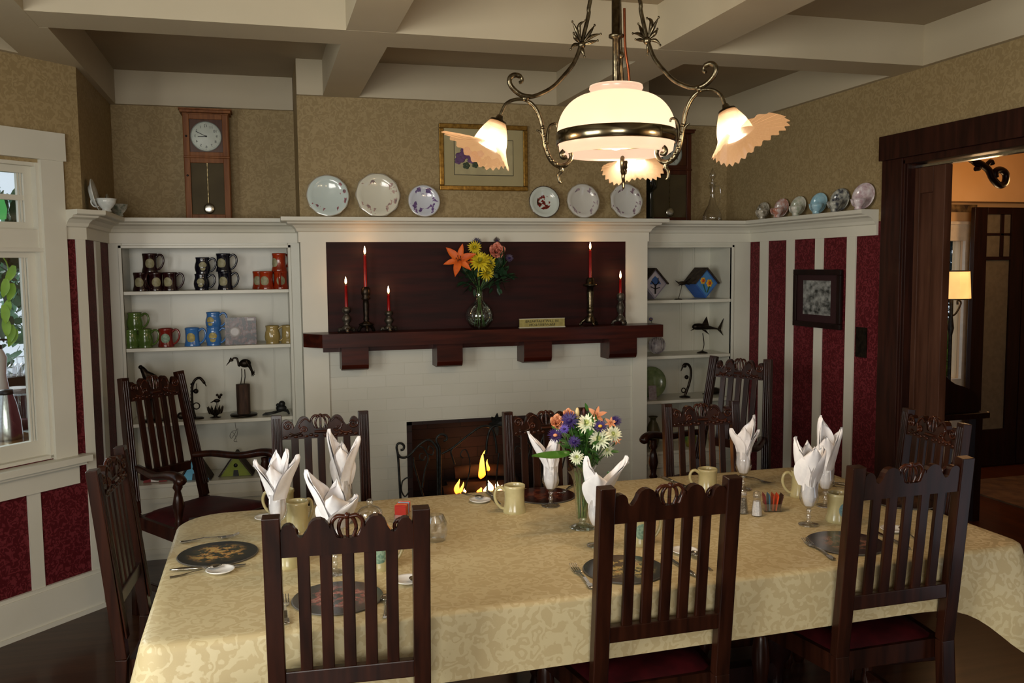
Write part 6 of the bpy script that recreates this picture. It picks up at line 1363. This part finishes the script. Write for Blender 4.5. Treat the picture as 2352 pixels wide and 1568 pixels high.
# ================================================================ OUTSIDE THE BAY WINDOW
def wP(px, py, n):
    nn_ = Vector((-.7071, .7071, 0)); d = ray(px, py); return C0 + d*((n-(C0-Vector((XL, 4.35, 0))).dot(nn_))/d.dot(nn_))
az_ = R(45)
c0 = wP(40, 995, .55); zcn = c0.z
ctr_ = wP(20, 1005, .45); t = thing('serving_counter', 'golden wooden serving counter outside the bay window', 'counter', (ctr_.x, ctr_.y, 0), az_)
CW = woodm('counter_wood', '#8a6a34', '#6a4c22', .3, 0, 4)
MB().box(-1.0, .14, -.13, .5, zcn-.04, zcn).build('counter_top', CW, t); MB().box(-.95, .10, -.08, .46, .0, zcn-.04).build('counter_body', CW, t)
st('ground_outside', MB().box(-9, XW-.12, -1.5, 4.2, -.3, -.02).box(-9, -.86, 4.4, 13, -.3, -.02), mat('paving', '#8a8a80', .8, 0, '#76766c', 6))
def on_counter(px, n): q = wP(px, 990, n); return (q.x, q.y, zcn)
k_ = on_counter(18, .45); t = thing('thermal_carafe', 'brushed steel thermal carafe with a black lid outside the bay window', 'carafe', k_)
hcar = wP(18, 905, .45).z-zcn; rc = .062
MB().lathe([(rc, 0), (rc*1.02, .01), (rc*.95, hcar*.4), (rc*.7, hcar*.8), (rc*.5, hcar)], 30).build('body', STEEL, t); MB().lathe([(rc*.5, hcar), (rc*.55, hcar+.004), (rc*.5, hcar+.022), (0, hcar+.024)], 24).build('lid', BLACK, t)
k_ = on_counter(6, .62); h2 = wP(6, 800, .62).z-zcn; t = thing('pump_bottle', 'tall white pump bottle behind the steel carafe outside the window', 'bottle', k_)
MB().lathe([(.045, 0), (.047, .01), (.045, h2*.45), (.030, h2*.7), (.038, h2*.9), (.022, h2*.985), (.018, h2)], 24).build('body', PORC, t); MB().lathe([(.02, h2), (.02, h2+.018), (.008, h2+.02), (.008, h2+.05), (0, h2+.052)], 16).bar((0, 0, h2+.045), (.05, .03, h2+.04), .01, .01).build('pump', BLACK, t)
for j in range(3):
    z0 = wP(46, 905, .8).z
k_ = on_counter(52, .62); hst = wP(50, 905, .62).z-zcn
t = thing('glass_jar', 'ribbed clear glass jar beside the steel carafe', 'jar', k_); MB().lathe([(.04, 0), (.045, .01), (.045, hst*.95), (.042, hst*.99)], 24, rf=lambda a, r, z_: (r*(1+.03*math.cos(16*a)), z_)).build('body', GLASS, t); MB().lathe([(.038, .004), (.038, hst*.3), (0, hst*.3)], 20).build('contents', mat('red_tea', '#5a2830', .5), t)
q = on_counter(44, .80); hs = wP(44, 905, .80).z-zcn
MB().box(-.09, .09, -.07, .07, 0, hs).build('wooden_box', DARKW, None, loc=q, rot=(0, 0, az_), label='dark box under the stacked white plates outside the window', cat='box')
for j in range(5): MB().lathe([(0, .001), (.04, .001), (.068, .008), (.066, .0105), (.04, .005), (0, .004)], 24).build('plate', PORC, None, loc=(q[0], q[1], q[2]+hs+j*.0062), label='white plate in the stack outside the bay window', cat='plate', group='stacked white plates outside the bay window')
q2 = on_counter(44, 1.05); hs2 = wP(44, 862, 1.05).z-zcn
MB().box(-.25, .09, -.06, .10, 0, hs2).build('shelf_riser', DARKW, None, loc=q2, rot=(0, 0, az_), label='dark wooden riser carrying upturned glasses outside the window', cat='riser')
for j in range(4):
    q3 = wP(27+j*13, 840, 1.03); t_ = MB().lathe([(.026, 0), (.024, .05), (.012, .065), (.004, .07), (.004, .10), (.024, .103)], 16).build('upturned_glass', GLASS, None, loc=(q3.x, q3.y, zcn+hs2), label='upturned glass on the dark riser outside the bay window', cat='glass', group='upturned glasses outside the bay window')
mb = MB(); rnd = random.Random(9)
for (px, py) in ((15, 640), (30, 650), (22, 690), (10, 700), (34, 610), (28, 745), (12, 730), (38, 755)):
    c = wP(px, py, .40); petal(mb, c, Vector((rnd.uniform(-.3, .3), 0, -1)), Vector((-.3, -1, .2)), .085, .022, .3, 0, 6, .3)
b0 = wP(14, 600, .42); mb.tube(smooth_pts([wP(-30, 560, .42), b0, wP(20, 660, .42), wP(14, 735, .42)], 4), .003, 6)
mb.build('hanging_branch', mat('lime_leaf', '#8fb53a', .5, 0, '#6e9a2c', 12), None, loc=b0, world=True, label='lime green leafy branch hanging outside the bay window', cat='plant')
for i, (px, py, n, rad, cnt, mt_, lab) in enumerate(((30, 700, 2.2, .45, 420, mat('hedge_leaf', '#4d7358', .6, 0, '#365a44', 5), 'blue green shrub beyond the bay window'), (10, 590, 1.1, .2, 200, mat('dark_shrub_leaf', '#23401f', .6, 0, '#183018', 6), 'dark leafy branch at the top of the bay window'), (35, 640, 5.0, .8, 400, mat('pale_tree_leaf', '#9db3a6', .6, 0, '#7f9a8a', 4), 'pale tree far beyond the bay window'))):
    leafy(wP(px, py, n), rad, cnt, mt_, lab, 'shrub', 20+i, .13, None, None, 1.0, 'shrub')
GRL = glowm('green_lamp_glass', '#5ab060', .7)
c = wP(3, 480, .5); MB().lathe([(.0, -.05), (.018, -.045), (.024, 0), (.014, .045), (.0, .05)], 18).build('green_lantern', GRL, None, loc=c, label='small glowing green lantern behind the upper window panes', cat='lantern')
# garden behind the far room's glass door
for i, (px, py, n, rad, mt_, lab) in enumerate(((2195, 850, .9, .26, mat('yellow_green_leaf', '#6c8a3c', .6, 0, '#3e5c28', 5), 'light green shrub outside the far glass door'), (2195, 660, 1.9, .42, mat('dark_blue_leaf', '#24404a', .6, 0, '#16282e', 5), 'dark blue green tree outside the far glass door'))):
    c = aY(px, py, YR+n); leafy(c, rad, 1500, mt_, lab, 'shrub', 30+i, .12, None, None, 1.0+1.4*i, 'shrub')  # yellow green leaves in front, dark blue green ones behind
st('ground_far', MB().box(3.0, 10, YR+.1, 13, -.3, -.02), mat('lawn', '#4a5a34', .9, 0, '#3c4a2c', 8))
# ================================================================ FAR ROOM FURNITURE
Yl = YR-.55; b = aY(2180, 860, Yl); b.z = 0
t = thing('floor_lamp', 'lit standard lamp with a cream drum shade seen through the doorway', 'lamp', (b.x, Yl, 0))
zt3, zb3 = aY(2192, 622, Yl).z, aY(2192, 686, Yl).z; w3 = (aY(2229, 650, Yl).x-aY(2165, 650, Yl).x)/2
SH = bpy.data.materials.new('cream_shade'); SH.use_nodes = True; _n = SH.node_tree.nodes; _b = _n['Principled BSDF']; _b.inputs['Base Color'].default_value = lin('#e8cfa0'); _b.inputs['Emission Color'].default_value = lin('#ffb868')
_t = _n.new('ShaderNodeTexNoise'); _t.inputs['Scale'].default_value = 3; _r2 = _n.new('ShaderNodeMapRange'); _r2.inputs[3].default_value = .55; _r2.inputs[4].default_value = 1.1; SH.node_tree.links.new(_t.outputs[0], _r2.inputs[0]); SH.node_tree.links.new(_r2.outputs[0], _b.inputs['Emission Strength'])
MB().lathe([(w3*1.05, zb3), (w3*.95, zt3), (w3*.94, zt3), (w3*1.04, zb3)], 10, cap=False, sm=False).build('lamp_shade', SH, t)
MB().lathe([(w3*.96, zt3-.004), (w3*.97, zt3), (w3*.96, zt3+.004)], 10, cap=False).lathe([(w3*1.06, zb3-.004), (w3*1.07, zb3), (w3*1.06, zb3+.004)], 10, cap=False).build('shade_trim', BLACK, t)
MB().lathe([(.14, 0), (.13, .02), (.02, .04), (.012, .08), (.012, zb3-.25), (.022, zb3-.2), (.012, zb3-.12), (.012, zb3+.05)], 14).build('pole', IRON, t)
for s in (-1, 1): MB().tube(smooth_pts([(0, 0, zb3-.12), (s*.04, 0, zb3-.10), (s*.08, 0, zb3-.03), (s*.05, 0, zb3-.01), (s*.05, 0, zb3-.04)], 4), .006, 6).build('scroll', IRON, t)
point('floor_lamp_bulb', (b.x, Yl-.25, (zt3+zb3)/2+.35), 4, (1, .62, .3), .08)
# dark desk with a curved top edge, in front of the far door
Yd = 4.25
def dq(px, py): q = aY(px, py, Yd); return (q.x, q.z)
t = thing('writing_desk', 'dark desk with a curved gallery end, seen through the doorway', 'desk', (dq(2210, 940)[0], Yd, 0)); off = t.location.x
ol = [dq(2140, 835), dq(2165, 850), dq(2172, 862), dq(2180, 872), (dq(2195, 882)), dq(2215, 888), dq(2232, 896), dq(2243, 907), dq(2249, 922), dq(2250, 945)]
zdk = dq(2250, 945)[1]; pr = [(x-off, z_) for x, z_ in ol] + [(ol[0][0]-off, zdk)]
MB().prism(pr, 0, .035, lambda a_, b_, d: (a_, d, b_)).build('gallery_end', DARKW, t, bev=.004)
MB().box(ol[0][0]-off-.3, ol[-1][0]-off+.04, -.04, .5, zdk-.035, zdk-.001).build('desk_top', DARKW, t, bev=.004)
for x in (ol[0][0]-off-.2, ol[-1][0]-off): MB().box(x-.025, x+.025, .0, .05, 0, zdk-.035).build('leg', DARKW, t); MB().box(x-.025, x+.025, .42, .47, 0, zdk-.035).build('leg', DARKW, t)
MB().ball((ol[-1][0]-off+.05, -.01, zdk-.012), .012, 12).build('knob', STEEL, t)
q = aY(2112, 945, 4.05); MB().lathe([(.0, 0), (.02, 0), (.026, .02), (.028, .06), (.014, .09), (.012, .12), (.016, .125)], 16).build('bud_vase', DKG, None, loc=(dq(2190, 900)[0]-.33, Yd+.1, zdk-.001), label='small green glass bottle on the dark desk', cat='bottle')
# wrought bracket hanging from the far room's beam
Yb = 4.6; zb_ = 2.58
t = thing('scroll_bracket', 'dark carved scroll ornament hanging near the top of the doorway', 'ornament', tuple(aY(2275, 385, Yb)))
o2 = Vector(t.location)
def K(pts, r_): MB().tube(smooth_pts([aY(x, y, Yb)-o2 for x, y in pts], 4), r_, 8).build('scroll', DARKW, t)
K([(2200, 330), (2225, 362), (2250, 375), (2270, 390), (2280, 410), (2295, 425), (2308, 420), (2310, 400), (2298, 390), (2285, 395), (2286, 408)], .022); K([(2235, 372), (2250, 385), (2240, 388)], .015); K([(2262, 385), (2275, 370), (2280, 378)], .015)
mb = MB(); mb.tube([aY(2200, 330, Yb)-o2, Vector((aY(2200, 330, Yb).x-o2.x, 0, 2.614-o2.z))], .012, 8); mb.build('hanger', DARKW, t)
RUG = mat('patterned_rug', '#4a3424', .9, 0, '#6a5034', 9, .2, detail=6)
a = aZ(2245, 1130, 0); MB().box(0, 1.6, -1.15, .35, .001, .012).build('rug', RUG, None, loc=(a.x-.05, a.y-.1, 0), label='brown patterned rug on the floor of the next room', cat='rug')
MB().tube(smooth_pts([(XR+.35, 3.7, .01), (XR+.5, 3.95, .012), (XR+.62, 3.7, .01), (XR+.9, 3.72, .01)], 5), .006, 6).build('lamp_cord', BLACK, None, loc=(XR+.5, 3.8, .01), world=False, label='black cord lying on the floor beyond the doorway', cat='cord').location = (0, 0, 0)
